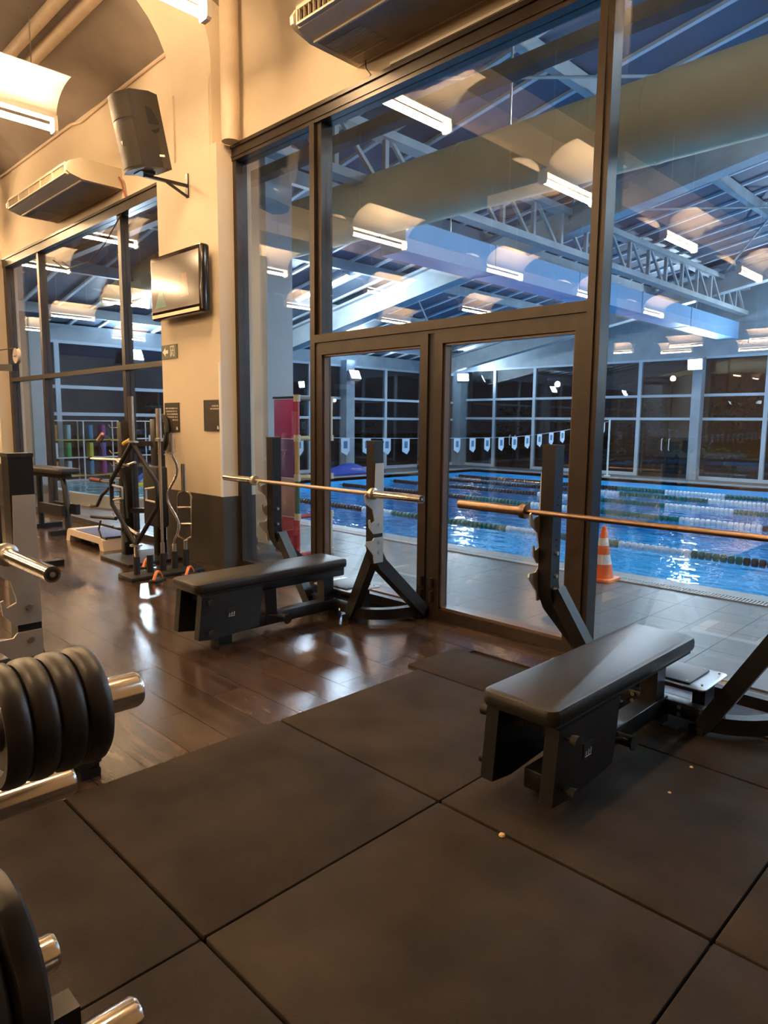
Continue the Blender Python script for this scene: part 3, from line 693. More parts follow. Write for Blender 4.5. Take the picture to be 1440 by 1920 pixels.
a3 = copy_tree(ac1); a3.location = (-6.95, -1.5, 4.75); a3.rotation_euler = (0,0,0); a3['label'] = 'ceiling hung air conditioner seen only as a reflection in the glass'; a3['group'] = 'air conditioners'
for s in (.2, 1.8): MB().cyl((s,-.3,.22), (s,-.3,1.34), .012, 8).build('hanger_rod', STEEL, a3)
o = MB().tube([(-8.17,3.80,4.22), (-8.10,3.80,4.15), (-8.06,3.82,3.97)], .012, 8).build('drain_hose', mat('hose_red', (.30,.09,.05), .6)); tag(o, 'reddish hose hanging from the left air conditioner', 'hose')
o = MB().tube([(-4.02,3.80,4.095), (-4.0,3.79,4.03), (-3.96,3.80,3.98), (-3.98,3.80,3.96)], .004, 6).build('loose_wire', BLACKM); tag(o, 'thin loose wires dangling under the upper air conditioner', 'wire')

# ================================================================== PIPES AND CABLES
o = MB().cyl((-5.72,3.73,3.95), (-5.72,3.73,5.18), .085, 20).build('riser_pipe', PIPE); tag(o, 'thick cream vertical pipe above the column corner', 'pipe')
o = MB().cyl((-36,2.93,5.50), (-6.76,2.93,5.50), .062, 16).build('ceiling_pipe', PIPE); tag(o, 'cream ceiling pipe nearest the top left corner', 'pipe', 'ceiling pipes')
o = MB().cyl((-36,3.14,5.48), (-6.76,3.14,5.48), .065, 16).build('ceiling_pipe', PIPE); tag(o, 'cream ceiling pipe running closer to the wall', 'pipe', 'ceiling pipes')
o = MB().tube([(-6.75,W-.03,5.17), (-8.4,W-.03,5.15), (-9.2,W-.03,5.12), (-9.5,W-.03,5.17), (-12.4,W-.03,5.18)], .018, 8).build('wall_conduit', PIPE); tag(o, 'thin conduit running where wall meets sloping ceiling', 'conduit')
o = MB().tube([(-8.1,3.78,3.80), (-8.6,3.79,3.55), (-9.1,3.80,3.42), (-9.9,3.81,3.44), (-10.3,3.80,3.62)], .008, 6).build('hanging_cable', BLACKM); tag(o, 'black cable drooping across the left window top', 'cable')
o = MB().tube([(-12.35,3.615,2.3), (-12.35,3.615,5.0)], .012, 6).build('wall_cable', BLACKM); tag(o, 'dark cable running down the far left column', 'cable')

# ================================================================== CEILING LAMPS
TUBE = emit_mat('fluorescent_tube', WARM, LAMP_E)
WING = mat('lamp_white', (.80,.77,.72), .45)
def make_lamp():
    t = thing('ceiling_lamp', 'x', 'ceiling lamp')
    Ln = 1.32; h2 = Ln/2
    for s in (-1, 1):
        MB().cyl((s*.034,-h2+.03,0), (s*.034,h2-.03,0), .017, 10).build('tube', TUBE, t)
        n = 10
        o_ = [(s*(.05+.43*(1-math.cos(PI/2*k/n))), .10+.27*math.sin(PI/2*k/n)) for k in range(n+1)]
        i_ = [(x+s*.004*0, z+.006) for x, z in o_][::-1]
        MB().prism(o_+i_, 'y', -h2, h2).build('wing', WING, t, smooth=30)
        e = MB().prism([(-.06,-.03), (-.04,-.045), (.04,-.045), (.06,-.03), (.06,.06), (.05,.13), (-.05,.13), (-.06,.06)], 'y', *sorted((s*(h2-.03), s*(h2+.01))))
        e.build('end_cap', WING, t, smooth=30)
        MB().cyl((0, s*.45, .14), (0, s*.45, CZ-4.5), .006, 6).build('hanger_rod', STEEL, t)
    B(-.055, .055, -h2+.03, h2-.03, .09, .14).build('spine', WING, t, smooth=0)
    return t
LZ = 4.5
lamp0 = make_lamp(); first = True
def lamp(x, y, label, group, rz=0):
    global first
    o = lamp0 if first else copy_tree(lamp0)
    first = False; o.location = (x, y, LZ); o.rotation_euler = (0,0,rz); o['label'] = label; o['group'] = group; return o
GL = 'gull-wing ceiling lamps'
RL = 'gull-wing fluorescent ceiling lamp that shows only as a reflection in the glass'
lamp(-5.03, 2.42, 'gull-wing fluorescent ceiling lamp cut by the top edge, in front of the column', GL)
lamp(-8.05, 2.40, 'large glowing gull-wing ceiling lamp at the upper left edge', GL)
ORD = ['first', 'second', 'third', 'fourth', 'fifth', 'sixth', 'seventh', 'eighth']
for i, x in enumerate((-1.7, -5.13, -8.75, -12.2, -15.3, -18.4, -22.0, -26.0)):
    for j, y in enumerate((2.42, -.88, -4.5, -8.05, -11.6)):
        if y > 2 and x in (-5.13, -8.75): continue
        if x < -16 and y < -6: continue
        lamp(x, y, f'gull-wing lamp mirrored in the glass, {ORD[i]} row from right, {ORD[j]} back from glass', 'reflected gull-wing ceiling lamps')
for k, (x, y) in enumerate(((-14.4,-21.0), (-12.4,-22.2), (-11.2,-20.2), (-9.6,-23.2), (-8.2,-20.0))):
    lamp(x, y, f'distant crosswise gull-wing lamp mirrored at right above far windows, {ORD[k]} from left', 'reflected gull-wing ceiling lamps', PI/2)

# ================================================================== POOL HALL SHELL
HX0, HX1, HY1 = -15.3, 9.0, 19.0
HY0 = W+T
PX0, PX1, PY0, PY1 = -13.6, 8.0, 6.32, 17.7
def rz_(x): return 5.05+.18*(x+6.2)
dk = MB().box(HX0-.3, HX1, W+.12, PY0-.22, -.30, -.012).box(HX0-.3, HX1, PY1+.2, HY1+.3, -.30, 0).box(HX0-.3, PX0-.2, PY0-.22, PY1+.2, -.30, 0).box(PX1, HX1, PY0-.22, PY1+.2, -.3, 0)
deck = struct(dk.build('floor', GROUT, smooth=0))
tile = B(0, .297, 0, .497, -.012, 0).build('tile', DECK, deck, smooth=0); first_t = True
ny = 4; y0t = 4.05
for j in range(ny):
    for i in range(34):
        o = tile if first_t else tile.copy()
        if not first_t: sc.collection.objects.link(o); o.parent = deck
        first_t = False; o.location = (-9.36+i*.30, y0t+j*.5-.012, 0)
tag(MB().box(HX0, -9.37, W+.13, 6.08, -.012, -.001).box(.85, HX1, W+.13, 6.08, -.012, -.001).build('tile_field', DECK, deck, smooth=0), kind='stuff')
for nm, bx in (('coping', (PX0-.2, PX1, PY0-.22, PY0, -.10, .006)), ('coping', (PX0-.2, PX1, PY1, PY1+.2, -.10, .012)), ('coping', (PX0-.2, PX0, PY0, PY1, -.10, .012))):
    B(*bx).build(nm, COPING, deck, smooth=0)
# overflow grating
g = thing('drain_grating', 'pale slatted overflow grating along the pool edge', 'grating', (0, 5.96, 0))
MB().box(HX0+1.7, 7.0, 0, .012, 0, .010).box(HX0+1.7, 7.0, .128, .14, 0, .010).build('rail', COPING, g, smooth=0)
s_ = MB()
for k in range(420): s_.box(-11+k*.028, -11+k*.028+.014, .012, .128, 0, .009)
tag(s_.build('slat', mat('grate_white', (.55,.55,.53), .5), g, smooth=0), kind='stuff')
# basin
sh = MB().box(PX0, PX1, PY0, PY1, -1.5, -1.35).box(PX0-.15, PX0, PY0-.15, PY1+.15, -1.5, -.02).box(PX0, PX1, PY1, PY1+.15, -1.5, -.02).box(PX0, PX1, PY0-.15, PY0, -1.5, -.02).box(PX1, PX1+.15, PY0-.15, PY1+.15, -1.5, -.02)
basin = sh.build('pool_basin', POOLB, smooth=0); tag(basin, 'blue tiled basin of the large swimming pool', 'pool')
wv = MB(); wv.add([(PX0,PY0,-.2), (PX1,PY0,-.2), (PX1,PY1,-.2), (PX0,PY1,-.2)], [(0,1,2,3)])
wo = wv.build('pool_water', WATER, smooth=0); tag(wo, 'rippled bright blue water filling the swimming pool', 'water', kind='stuff')

# lane ropes
def rope(y, lab, seq):
    t = thing('lane_rope', lab, 'lane rope', (0, y, -.19), 0, 'floating lane ropes')
    MB().cyl((PX0,0,0), (PX1,0,0), .008, 6).build('line', RBLACK, t)
    x = PX0+.15; k = 0
    while x < 1.5:
        m_, ln = seq[k % len(seq)]; b = MB(); x1 = x+ln
        while x < x1-.01:
            b.lathe([(.012,0), (.052,.012), (.056,.04), (.052,.068), (.012,.08)], c=(x,0,0), axis='x', n=8); x += .088
        b.build('float_section', m_, t, smooth=50); k += 1
    return t
g_, w_, b_ = (GREEN,1.6), (RWHITE,1.3), (RBLACK,4.0)
rope(8.88, 'green and white lane rope nearest to the glass wall', [(RBLACK,4.0), (RWHITE,.8), (GREEN,2.45), (RWHITE,.6), (GREEN,1.2), (RWHITE,.96), (GREEN,.55), (RBLACK,.45), (GREEN,2.4)])
rope(12.0, 'second green and white lane rope from the glass wall', [b_, g_, w_, g_, w_])
rope(13.9, 'third lane rope from the glass wall, mostly green and white', [(RBLACK,4.6), w_, g_, w_, g_])
rope(15.5, 'fourth lane rope from the glass wall', [(RBLACK,4.9), (RWHITE,.9), (GREEN,2.0), w_])
rope(16.8, 'farthest lane rope, closest to the far windows', [(RBLACK,5.2), (GREEN,1.2), (RWHITE,1.4), (GREEN,1.8)])

# glazed walls of the hall
FRW = mat('white_window_frame', (.62,.68,.72), .5)
def bay(name, axis, a0, a1, c, z0, rails, zt, door=False):
    """one window bay; axis 'x' lies along X at y=c, 'y' lies along Y at x=c"""
    def bx(u0, u1, d, za, zb, m_=None):
        return (u0, u1, c-d, c+d, za, zb) if axis == 'x' else (c-d, c+d, u0, u1, za, zb)
    w = .05
    f = MB().box(*bx(a0-w, a0+w, .05, 0, zt+.06)).box(*bx(a0+w, a1-w, .045, zt, zt+.06))
    for r in rails: f.box(*bx(a0+w, a1-w, .04, r-.035, r+.035))
    if not door: f.box(*bx(a0+w, a1-w, .045, 0, .09))
    o = struct(f.build(name, FRW, smooth=0))
    zs = [.09 if not door else .01]+[q for r in rails for q in (r-.035, r+.035)]+[zt]
    for k in range(0, len(zs), 2):
        B(*bx(a0+w, a1-w, .006, zs[k], zs[k+1])).build('pane', GLASSF, o, smooth=0)
    if door:
        mid = (a0+a1)/2
        B(*bx(mid-.008, mid+.008, .012, .01, rails[0]-.035)).build('door_joint', BLACKM, o, smooth=0)
        for s in (-.10, .10):
            q = [(mid+s, c-.05, .75), (mid+s, c-.05, 1.05)]
            MB().tube([(mid+s, c-.01, .74), (mid+s, c-.06, .76), (mid+s, c-.06, 1.04), (mid+s, c-.01, 1.06)], .014, 8).build('door_handle', WHITE, o)
    return o
xb = [-15.3, -13.78, -12.25, -10.5, -8.82, -7.18, -5.55, -3.9, -2.2, -.5, 1.2, 2.9, 4.6, 6.3, 8.0]
for k in range(len(xb)-1):
    bay(f'window_{k+5}', 'x', xb[k], xb[k+1], HY1, 0, (1.60, 2.22), 3.16, door=(k in (1, 4)))
yb_ = [3.95, 5.6, 7.2, 8.8, 10.6, 12.38, 13.68, 15.37, 17.0, 18.95]
for k in range(len(yb_)-1):
    bay(f'window_{k+20}', 'y', yb_[k], yb_[k+1], HX0, 0, (1.55, 2.12), 3.02)
wl = struct(MB().prism([(HX0,3.2), (HX1,3.2), (HX1,rz_(HX1)), (HX0,rz_(HX0))], 'y', HY1-.04, HY1+.06).build('wall_far', WHITEP, smooth=0))
struct(B(HX0-.05, HX0+.04, W+T, HY1, 3.08, rz_(HX0)).build('wall_side', WHITEP, smooth=0))
struct(B(HX1, HX1+.1, W+T, HY1, -.3, rz_(HX1)).build('wall_end', WHITEP, smooth=0))
struct(MB().prism([(-13.6,5.24), (HX1,5.24), (HX1,rz_(HX1)), (-5.1,5.26)], 'y', W+.06, W+T).build('wall_upper', WHITEP, smooth=0))
for i, (x, y, s) in enumerate(((HX0+.12, 13.68, .16), (HX0+.15, HY1-.15, .2), (-7.18, HY1-.14, .12))):
    struct(B(x-s, x+s, y-s, y+s, 0, 3.2 if i < 2 else 3.2).build(f'trim_{i+10}', WHITEP, smooth=0))
# structural column behind the narrow light
struct(B(-7.15, -6.58, 4.72, 5.08, 0, rz_(-6.9)-.3).build('trim_14', GREYCOL, smooth=0))
struct(B(-15.1, -14.2, 4.72, 5.08, 0, rz_(-15.2)-.1).build('trim_15', GREYCOL, smooth=0))

# roof: sheets with light seams, purlins, rafters
rf = MB().add([(HX0-.4,HY0,rz_(HX0-.4)+.10), (HX1,HY0,rz_(HX1)+.10), (HX1,HY1+.4,rz_(HX1)+.10), (HX0-.4,HY1+.4,rz_(HX0-.4)+.10)], [(0,1,2,3)])
roof = struct(rf.build('ceiling', ROOFB, smooth=0))
yy = HY0+.02
while yy < HY1:
    w_ = .60
    MB().prism([(HX0-.3, rz_(HX0-.3)+.03), (HX1, rz_(HX1)+.03), (HX1, rz_(HX1)+.055), (HX0-.3, rz_(HX0-.3)+.055)], 'y', yy+.02, yy+w_).build('roof_sheet', ROOFB, roof, smooth=0)
    MB().prism([(HX0-.3, rz_(HX0-.3)-.01), (HX1, rz_(HX1)-.01), (HX1, rz_(HX1)+.06), (HX0-.3, rz_(HX0-.3)+.06)], 'y', yy-.03, yy+.03).build('roof_seam', SEAM, roof, smooth=0)
    yy += .62
for x in (-14.2, -12.0, -9.9, -7.8, -4.4, -2.2, 0, 2.2, 4.4, 6.6):
    z = rz_(x)-.07
    MB().box(x-.05, x+.05, HY0, HY1, z-.10, z+.08).build('purlin', WHITEP, roof, smooth=0)
for y in (10.4, 17.2):
    o = MB().prism([(HX0, rz_(HX0)-.55), (HX1, rz_(HX1)-.55), (HX1, rz_(HX1)-.16), (HX0, rz_(HX0)-.16)], 'y', y-.02, y+.02).build('rafter', WHITEP, smooth=0); struct(o); o.name = 'trim_16' if y < 12 else 'trim_17'
    for dz in (-.60, -.16):
        MB().prism([(HX0, rz_(HX0)+dz), (HX1, rz_(HX1)+dz), (HX1, rz_(HX1)+dz+.05), (HX0, rz_(HX0)+dz+.05)], 'y', y-.13, y+.13).build('flange', WHITEP, o, smooth=0)
# lattice girder along the hall
t = thing('lattice_girder', 'white lattice roof girder running away above the pool', 'girder', (-6.2, 0, 0))
z0, z1 = 4.22, 4.82
for z in (z0, z1): MB().box(-.09, .09, HY0+.05, HY1-.05, z-.05, z+.05).build('chord', WHITEP, t, smooth=0)
MB().box(-.16, -.10, HY0+.05, HY1-.05, z1-.02, z1+.14).build('gutter', WHITEP, t, smooth=0)
y = 4.6
while y < HY1-.5:
    MB().bar((0,y,z0), (0,y,z1), .06, .06, up=(0,1,0)).build('strut', WHITEP, t, smooth=0)
    MB().bar((0,y+.06,z1), (0,y+.72,z0), .045, .045).build('diagonal', WHITEP, t, smooth=0)
    y += .80
# bracing rods
for lab, prs in (('white cross of roof bracing rods nearest the glass', (((-6.0,4.7,4.75), (-2.2,10.2,5.45)), ((-2.2,4.7,5.45), (-6.0,10.2,4.75)))), ('white cross of roof bracing rods beyond the first rafter', (((-6.0,10.7,4.75), (-2.2,16.9,5.45)), ((-2.2,10.7,5.45), (-6.0,16.9,4.75)))), ('white cross of roof bracing rods low at the left end of the hall', (((-14.2,10.7,3.35), (-9.9,16.9,4.1)), ((-9.9,10.7,4.1), (-14.2,16.9,3.35))))):
    t = thing('cross_brace', lab, 'bracing')
    for a, b in prs: MB().cyl((a[0],a[1],rz_(a[0])-.2), (b[0],b[1],rz_(b[0])-.2), .018, 8).build('rod', WHITEP, t)
# big tan duct along the glass, blue duct along the girder
t = thing('air_duct', 'huge tan round air duct hanging just behind the glass wall', 'air duct', (0, 6.05, 4.0))
xx = -14.8
while xx < 6:
    MB().cyl((xx,0,0), (xx+1.98,0,0), .34, 40).build('duct_section', DUCT, t)
    MB().cyl((xx+1.97,0,0), (xx+2.01,0,0), .345, 40).build('joint_ring', DUCT, t); xx += 2.0
for x in (-12.3, -8.3, -4.3, -.3, 3.7): MB().cyl((x,0,.34), (x,0,rz_(x)-4.05), .012, 6).build('hanger_rod', STEEL, t)
t = thing('blue_duct', 'pale blue rectangular duct under the lattice girder', 'air duct', (-6.45, 0, 3.78))
MB().box(-.22, .22, 6.6, 18.7, -.20, .20).build('duct_body', DUCTB, t, smooth=0)
for y in (8.5, 10.9, 13.3, 15.7): MB().box(-.23, .23, y, y+.05, -.21, .21).build('flange', DUCTB, t, smooth=0)
for y in (7.5, 12, 16): MB().cyl((.20,y,.2), (.20,y,.385), .010, 6).build('hanger_rod', STEEL, t)
o = MB().box(-13.0, 8.9, 4.44, 4.56, 3.945, 4.045).build('trim_18', BROWNB, smooth=0); struct(o)

# floodlights
FACE = emit_mat('flood_face', COOL, FLOOD_W)
def flood(lab, x, y, z, rz, tilt):
    t = thing('floodlight', lab, 'floodlight', (x, y, z), rz, 'floodlights of the pool hall'); t.rotation_euler = (tilt, 0, rz)
    MB().rbox(-.20, .20, -.06, .06, -.15, .15, r=.02, rv=.01, n=3).build('housing', mat('flood_grey', (.3,.32,.34), .4), t)
    B(-.17, .17, -.066, -.060, -.12, .12).build('lens', FACE, t, smooth=0)
    MB().bar((0,.06,0), (0,.21,-.06), .05, .03).build('bracket', STEEL, t, smooth=0)
UP = math.radians(-28)
flood('floodlight glaring on the end wall post of the pool hall', HX0+.42, 13.68, 2.76, PI/2, UP)
flood('small floodlight in the far left corner of the pool hall', HX0+.55, HY1-.50, 2.92, PI/4, UP)
flood('floodlight over the far windows, second post from right', -7.18, HY1-.40, 3.0, 0, math.radians(8))
flood('floodlight over the far windows at right picture edge', -3.9, HY1-.30, 3.0, 0, UP)
flood('floodlight on the far wall beyond the right picture edge', 2.9, HY1-.30, 3.2, 0, UP)
flood('floodlight above the left window on the end wall', HX0+.22, 7.2, 2.85, PI/2, UP)
flood('floodlight on the end wall beyond the right picture edge', HX1-.4, 11.0, 3.6, -PI/2, UP)

LINE = emit_mat('batten_tube', COOL, LINE_E)
for k, (x, y) in enumerate(((-10.6,8.9), (-1.0,9.5), (-1.0,14.0), (2.4,9.2), (2.4,14.0), (6.4,9.2), (6.4,14.0))):
    for _ in (0,):
        t = thing('batten_lamp', f'cool white tube batten under the pool roof, {(ORD+["ninth"])[k]} counted from left', 'batten lamp', (x, y, rz_(x)-.30), 0, 'tube battens under the pool roof'); t.rotation_euler = (0, -math.atan(.18), 0)
        MB().box(-.78, .78, -.05, .05, .03, .07).build('housing', WHITE, t, smooth=0)
        MB().cyl((-.75,0,.01), (.75,0,.01), .02, 10).build('tube', LINE, t)
        for sx in (-.6, .6): MB().cyl((sx,0,.07), (sx,0,.30), .006, 6).build('hanger_rod', STEEL, t)

# ================================================================== POOLSIDE THINGS
t = thing('traffic_cone', 'orange and white striped traffic cone by the pool edge', 'traffic cone', (-3.01, 5.90, 0))
MB().rbox(-.135, .135, -.135, .135, 0, .03, r=.03, rv=.008, n=4).build('base', ORANGE, t)
def cr(z): return .105-(.085)*(z-.03)/.47
SWH = mat('cone_white', (.80,.80,.78), .45)
for k, (a, b, m_) in enumerate(((.03,.155,ORANGE), (.155,.245,SWH), (.245,.325,ORANGE), (.325,.395,SWH), (.395,.50,ORANGE))):
    MB().lathe([(cr(a),a), (cr(b),b)], n=28).build('stripe' if k else 'lower_band', m_, t)
# bunting
t = thing('flag_bunting', 'line of white backstroke flags strung across the pool', 'bunting', (-9.15, 0, 0))
pts = []
ya, yb2 = 5.4, 17.9
for k in range(41):
    u = k/40; pts.append((0, ya+(yb2-ya)*u, 1.22+.30*max(0,(u-.62)/.38)**1.5-.10*math.sin(PI*u)))
MB().tube(pts, .005, 5).build('cord', RWHITE, t)
FLG = mat('flag_white', (.75,.80,.84), .6); FLB = mat('flag_blue', (.08,.20,.35), .6)
fm = MB().prism([(-.10,0), (.10,0), (.10,-.22), (.03,-.30), (-.10,-.24)], 'x', -.003, .003)
fl0 = None
for k in range(24):
    u = (k+.4)/24; y = ya+(yb2-ya)*u; z = 1.22+.30*max(0,(u-.62)/.38)**1.5-.10*math.sin(PI*u)-.006
    if fl0 is None:
        fl0 = fm.build('flag', FLG, t, smooth=0); em = MB().prism([(-.045,-.05), (.045,-.05), (.045,-.18), (-.045,-.18)], 'x', -.005, .005).build('emblem', FLB, fl0, smooth=0); o = fl0
    else:
        o = copy_tree(fl0, t)
    o.location = (0, y, z)
t = thing('flag_pole', 'thin white pole holding the far end of the flag line', 'pole', (-9.15, 17.95, .012))
MB().cyl((0,0,0), (0,0,1.55), .025, 10).build('shaft', WHITE, t); MB().cyl((0,0,0), (0,0,.03), .09, 14).build('foot', WHITE, t)
# blue tarpaulin
nx, nyy = 14, 10; tb = MB(); vs = []
for j in range(nyy+1):
    for i in range(nx+1):
        u, v = i/nx, j/nyy
        h_ = .34*math.sin(PI*min(u*1.05,1))**.7*math.sin(PI*v)**.8*(0.55+.45*u)+.03*math.sin(9*u+5*v)*math.sin(PI*v)
        vs.append((-14.55+.6*v, 11.6+2.3*u, .012+max(0,h_)))
tb.add(vs, [(j*(nx+1)+i, j*(nx+1)+i+1, (j+1)*(nx+1)+i+1, (j+1)*(nx+1)+i) for j in range(nyy) for i in range(nx)])
o = tb.build('blue_tarpaulin', mat('tarp_blue', (.01,.06,.45), .5), smooth=60); tag(o, 'crumpled bright blue tarpaulin heap at the pool end', 'tarpaulin')
sm = o.modifiers.new('thick', 'SOLIDIFY'); sm.thickness = .01
t = thing('wet_floor_post', 'small black and yellow striped post near the far corner', 'post', (-14.3, 15.9, .012))
for k in range(4): MB().cyl((0,0,k*.13), (0,0,k*.13+.13), .07-.008*k, 12).build('band', mat('post_yellow', (.55,.45,.02), .5) if k % 2 else BLACKM, t)

# play panel tower with pipe frame
t = thing('play_panel', 'tall pink and purple play panel with cream pipe joints behind the glass', 'play panel', (-5.90, 4.46, 0))
cols = [('panel_crimson', (.50,.06,.15)), ('panel_mauve', (.46,.30,.36)), ('panel_purple', (.16,.07,.26)), ('panel_pink', (.52,.03,.20))]
for k, (nm, c) in enumerate(cols):
    MB().rbox(-.19, .15, -.02, .02, .02+k*.412, .02+k*.412+.405, r=.012, rv=.01, n=3).build('panel', mat(nm, c, .4), t)
MB().box(-.20, .16, -.025, .025, 1.668, 1.69).build('top_rail', BLACKM, t, smooth=0)
JC = mat('joint_cream', (.70,.60,.42), .5)
for k in range(5):
    z = .03+k*.41
    MB().cyl((.185,0,z-.035), (.185,0,z+.035), .036, 12).build('joint', JC, t)
    if k < 4:
        MB().cyl((.185,0,z+.03), (.185,0,z+.38), .025, 10).build('pipe', mat(['pipe_red','pipe_green','pipe_yellow','pipe_redtop'][k], [(.45,.04,.06),(.02,.13,.09),(.62,.42,.14),(.55,.05,.08)][k], .45), t)
    MB().cyl((.185,.03,z), (.185,.42,z), .025, 10).build('pipe', mat(['pipe_red','pipe_red2','pipe_yellow','pipe_yellow2','pipe_grey'][k], [(.45,.04,.06),(.45,.04,.06),(.62,.42,.14),(.62,.5,.25),(.25,.25,.22)][k], .45), t)
    MB().cyl((.185,.45,z-.03), (.185,.45,z+.03), .036, 12).build('joint', JC, t)
for z in (.03, 1.26): MB().cyl((.185,.45,z), (.185,.45,z+.38), .025, 10).build('pipe', JC, t)
t = thing('toy_float', 'purple and yellow toy float lying behind the glass by the column', 'pool toy', (-6.28, 4.22, 0))
MB().rbox(-.12, .12, -.08, .08, 0, .09, r=.05, rv=.03, n=5).build('lower_half', mat('toy_yellow', (.55,.40,.05), .5), t)
MB().rbox(-.11, .11, -.07, .07, .09, .20, r=.05, rv=.03, n=5).build('upper_half', mat('toy_purple', (.13,.10,.32), .5), t)

# children's pool behind the left window, with toys
def oval(a, b, n=40): return [(a*math.cos(2*PI*k/n), b*math.sin(2*PI*k/n)) for k in range(n)]
t = thing('childrens_pool', 'raised oval childrens pool with pale sides behind the left window', 'pool', (-12.4, 5.62, 0))
o_, i_ = oval(2.3, 1.05), oval(2.21, .96); n = 40
rim = MB().add([(x,y,0) for x, y in o_]+[(x,y,.20) for x, y in o_]+[(x,y,.20) for x, y in i_]+[(x,y,.05) for x, y in i_],
    [(k,(k+1)%n,n+(k+1)%n,n+k) for k in range(n)]+[(n+k,n+(k+1)%n,2*n+(k+1)%n,2*n+k) for k in range(n)]+[(2*n+k,2*n+(k+1)%n,3*n+(k+1)%n,3*n+k) for k in range(n)]+[tuple(3*n+k for k in range(n))])
rim.build('shell', mat('pool_shell', (.55,.60,.62), .5), t)
MB().prism(i_, 'z', .05, .12).build('floor_liner', mat('liner_blue', (.05,.55,.72), .5), t)
wk = MB().add([(x,y,.185) for x, y in i_], [tuple(range(n))]).build('water', pane_mat('kid_water', (.6,.92,.97), .02, rough=.02, bump=.35, bscale=4, power=5), t, smooth=0); wk['kind'] = 'stuff'
for lab, c, a, b in (('blue pool noodle leaning in the childrens pool', (.03,.14,.60), (-12.6,5.9,.20), (-12.4,6.3,.62)), ('cyan pool noodle leaning in the childrens pool', (.03,.42,.55), (-11.7,5.8,.20), (-11.4,6.2,.66)),
                  ('long yellow pool noodle slanting low over the childrens pool', (.70,.68,.10), (-12.0,5.4,.20), (-11.0,5.9,.42)), ('yellow pool noodle hanging into the water', (.70,.68,.10), (-11.0,5.9,.45), (-10.6,5.6,.19)), ('turquoise pool noodle floating at right in the childrens pool', (.03,.40,.42), (-10.7,5.9,.32), (-10.5,5.5,.20))):
    o = MB().tube([a, tuple((a[i]+b[i])/2+(0,0,.02)[i] for i in range(3)), b], .04, 12).build('pool_noodle', mat('noodle'+lab[:9]+lab[-4:], c, .6)); tag(o, lab, 'pool noodle', 'pool noodles')
# shelf with kickboards on the end wall
t = thing('kickboard_shelf', 'wire shelf unit against the end wall behind the left window', 'shelf', (-14.95, 5.9, 0))
for y in (-.75, 0, .75):
    for x in (-.15, .15): MB().cyl((x,y,0), (x,y,1.42), .016, 8).build('post', WHITE, t)
for z in (.25, .63, 1.0, 1.40): MB().box(-.16, .16, -.76, .76, z, z+.02).build('shelf_board', mat('shelf_yellow', (.50,.46,.10), .5) if z in (.25, 1.0) else WHITE, t, smooth=0)
kc = [(.60,.22,.05), (.35,.55,.60), (.05,.25,.45), (.30,.05,.25), (.75,.75,.70), (.08,.35,.12), (.60,.55,.08), (.10,.08,.40)]
kn = ['orange', 'pale blue', 'dark blue', 'plum', 'white', 'green', 'yellow', 'indigo']
k = 0
for z, wh in ((.272,'lowest'), (.652,'middle'), (1.022,'upper')):
    for y in (-.55, -.28, .18, .45):
        c = kc[k % 8]
        o = MB().rbox(-.11, .11, -.045, .045, 0, .30, r=.03, rv=.01, n=3).build('kickboard', mat('kick'+kn[k % 8].replace(' ', ''), c, .6), loc=(-14.95, 5.9+y, z))
        tag(o, f'{kn[k % 8]} kickboard standing on the {wh} wire shelf', 'kickboard', 'kickboards on the shelf'); k += 1
t = thing('wire_rack', 'white wire grid rack against the end wall', 'rack', (-14.95, 7.6, 0))
for y in (-.5, -.25, 0, .25, .5): MB().cyl((0,y,0), (0,y,1.42), .014, 8).build('upright', WHITE, t)
for z in (.10, .65, 1.02, 1.41): MB().cyl((0,-.5,z), (0,.5,z), .014, 8).build('crossbar', WHITE, t)
B(-.02, .02, -.18, .18, .76, 1.10).build('notice_board', WHITE, t, smooth=0)

# ================================================================== OUTSIDE, NIGHT
struct(B(-70, 50, HY1+.35, 90, -.5, -.1).build('ground_far', NIGHT, smooth=0))
struct(B(-70, HX0-.35, -40, HY1+.35, -.5, -.1).build('ground_side', NIGHT, smooth=0))
def bush(name, lab, x, y, r, h, n=260):
    t = thing(name, lab, 'tree', (x, y, -.1), 0, 'dark trees outside the far windows')
    MB().cyl((0,0,0), (0,0,h*.5), .07, 8, r2=.04).build('trunk', mat('bark', (.04,.03,.02), .9), t)
    b = MB()
    for k in range(n):
        a = random.uniform(0,2*PI); u = random.random()**.5; z = h*(.12+.88*random.random()); rr = r*u*(1-.5*(z/h))
        p = Vector((rr*math.cos(a), rr*math.sin(a), z)); s = random.uniform(.10,.26)
        q = Vector((random.uniform(-1,1), random.uniform(-1,1), random.uniform(-.6,.6))).normalized(); w = q.orthogonal().normalized()
        b.add([p, p+q*s*.5+w*s*.2, p+q*s, p+q*s*.5-w*s*.2], [(0,1,2,3)])
    tag(b.build('foliage', LEAF, t, smooth=0), kind='stuff')
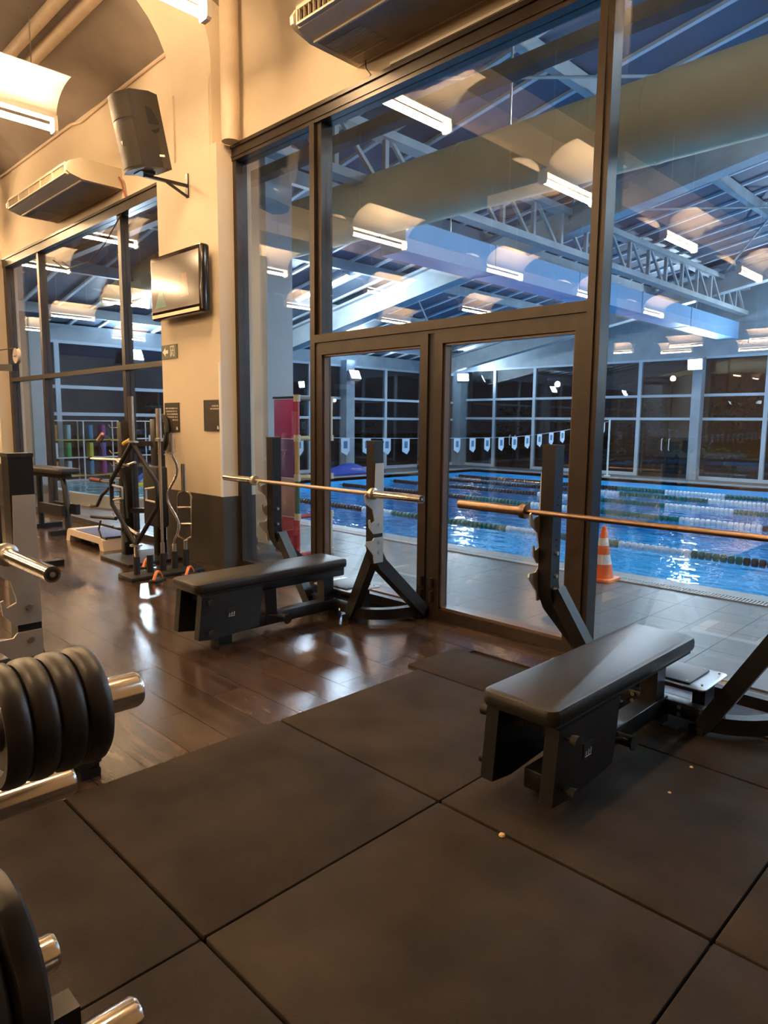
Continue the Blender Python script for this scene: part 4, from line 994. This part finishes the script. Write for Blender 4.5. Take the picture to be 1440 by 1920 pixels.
spots = [(-14.4,21.0,1.3,2.2,'bushy dark shrub outside the far wall, in its left corner'), (-12.0,21.3,1.4,1.9,'dark shrub outside behind the first far glass door'), (-9.6,21.0,1.5,2.3,'dark shrub outside behind the flag pole'),
    (-7.0,21.2,1.3,2.6,'palm-like dark shrub outside the far door with two handles'), (-4.6,21.0,1.5,2.0,'dark shrub outside at the right picture edge'), (-1.8,21.5,1.5,2.2,'dark shrub outside beyond the right picture edge'),
    (-17.0,15.5,1.2,2.0,'dark shrub outside the end wall near the corner'), (-17.2,12.8,1.4,2.2,'leafy shrub outside the end wall behind the blue tarpaulin'), (-17.2,9.0,1.3,2.0,'dark shrub outside the end wall behind the play panel')]
for x, y, r, h, lab in spots: bush('shrub', lab, x, y, r, h)
GLOW = emit_mat('street_lamp_glow', (1.0,.92,.80), 40.0)
for k, (x, y, z, lab) in enumerate(((-31,40,5.2,'distant street lamp outside, seen at the left far window'), (-20.5,34,3.6,'distant street lamp seen beside the glass door post'), (-17.5,42,4.2,'distant pair-like street lamp seen between post and pole'), (-13,38,5.6,'distant street lamp seen high behind the far glass door'), (-8.6,36,4.3,'distant street lamp near the right picture edge'), (-40,26,4.0,'distant street lamp outside the end wall'), (-38,33,3.0,'low distant street lamp outside the end wall'))):
    t = thing('street_lamp', lab, 'street lamp', (x, y, -.1), 0, 'street lamps outside')
    MB().cyl((0,0,0), (0,0,z), .06, 8).build('pole', mat('pole_grey', (.1,.1,.1), .6), t)
    MB().lathe([(.01,z-.05), (.13,z+.0), (.15,z+.12), (.10,z+.22), (.01,z+.26)], n=14).build('globe', GLOW, t)

# crumbs on the mats
for k, (x, y, s, lab) in enumerate(((-1.285,1.888,.012,'yellow crumb lying on the mat joint'), (-.994,2.592,.007,'white speck on the mat under the right bench'), (-1.014,2.86,.008,'white speck on the mat below the tread plate'))):
    o = MB().lathe([(.001,0), (s,.002), (s*.8,s*.7), (.001,s)], n=7).build('crumb', mat('crumb_tan', (.75,.55,.28), .8), loc=(x, y, .0065)); tag(o, lab, 'crumb')
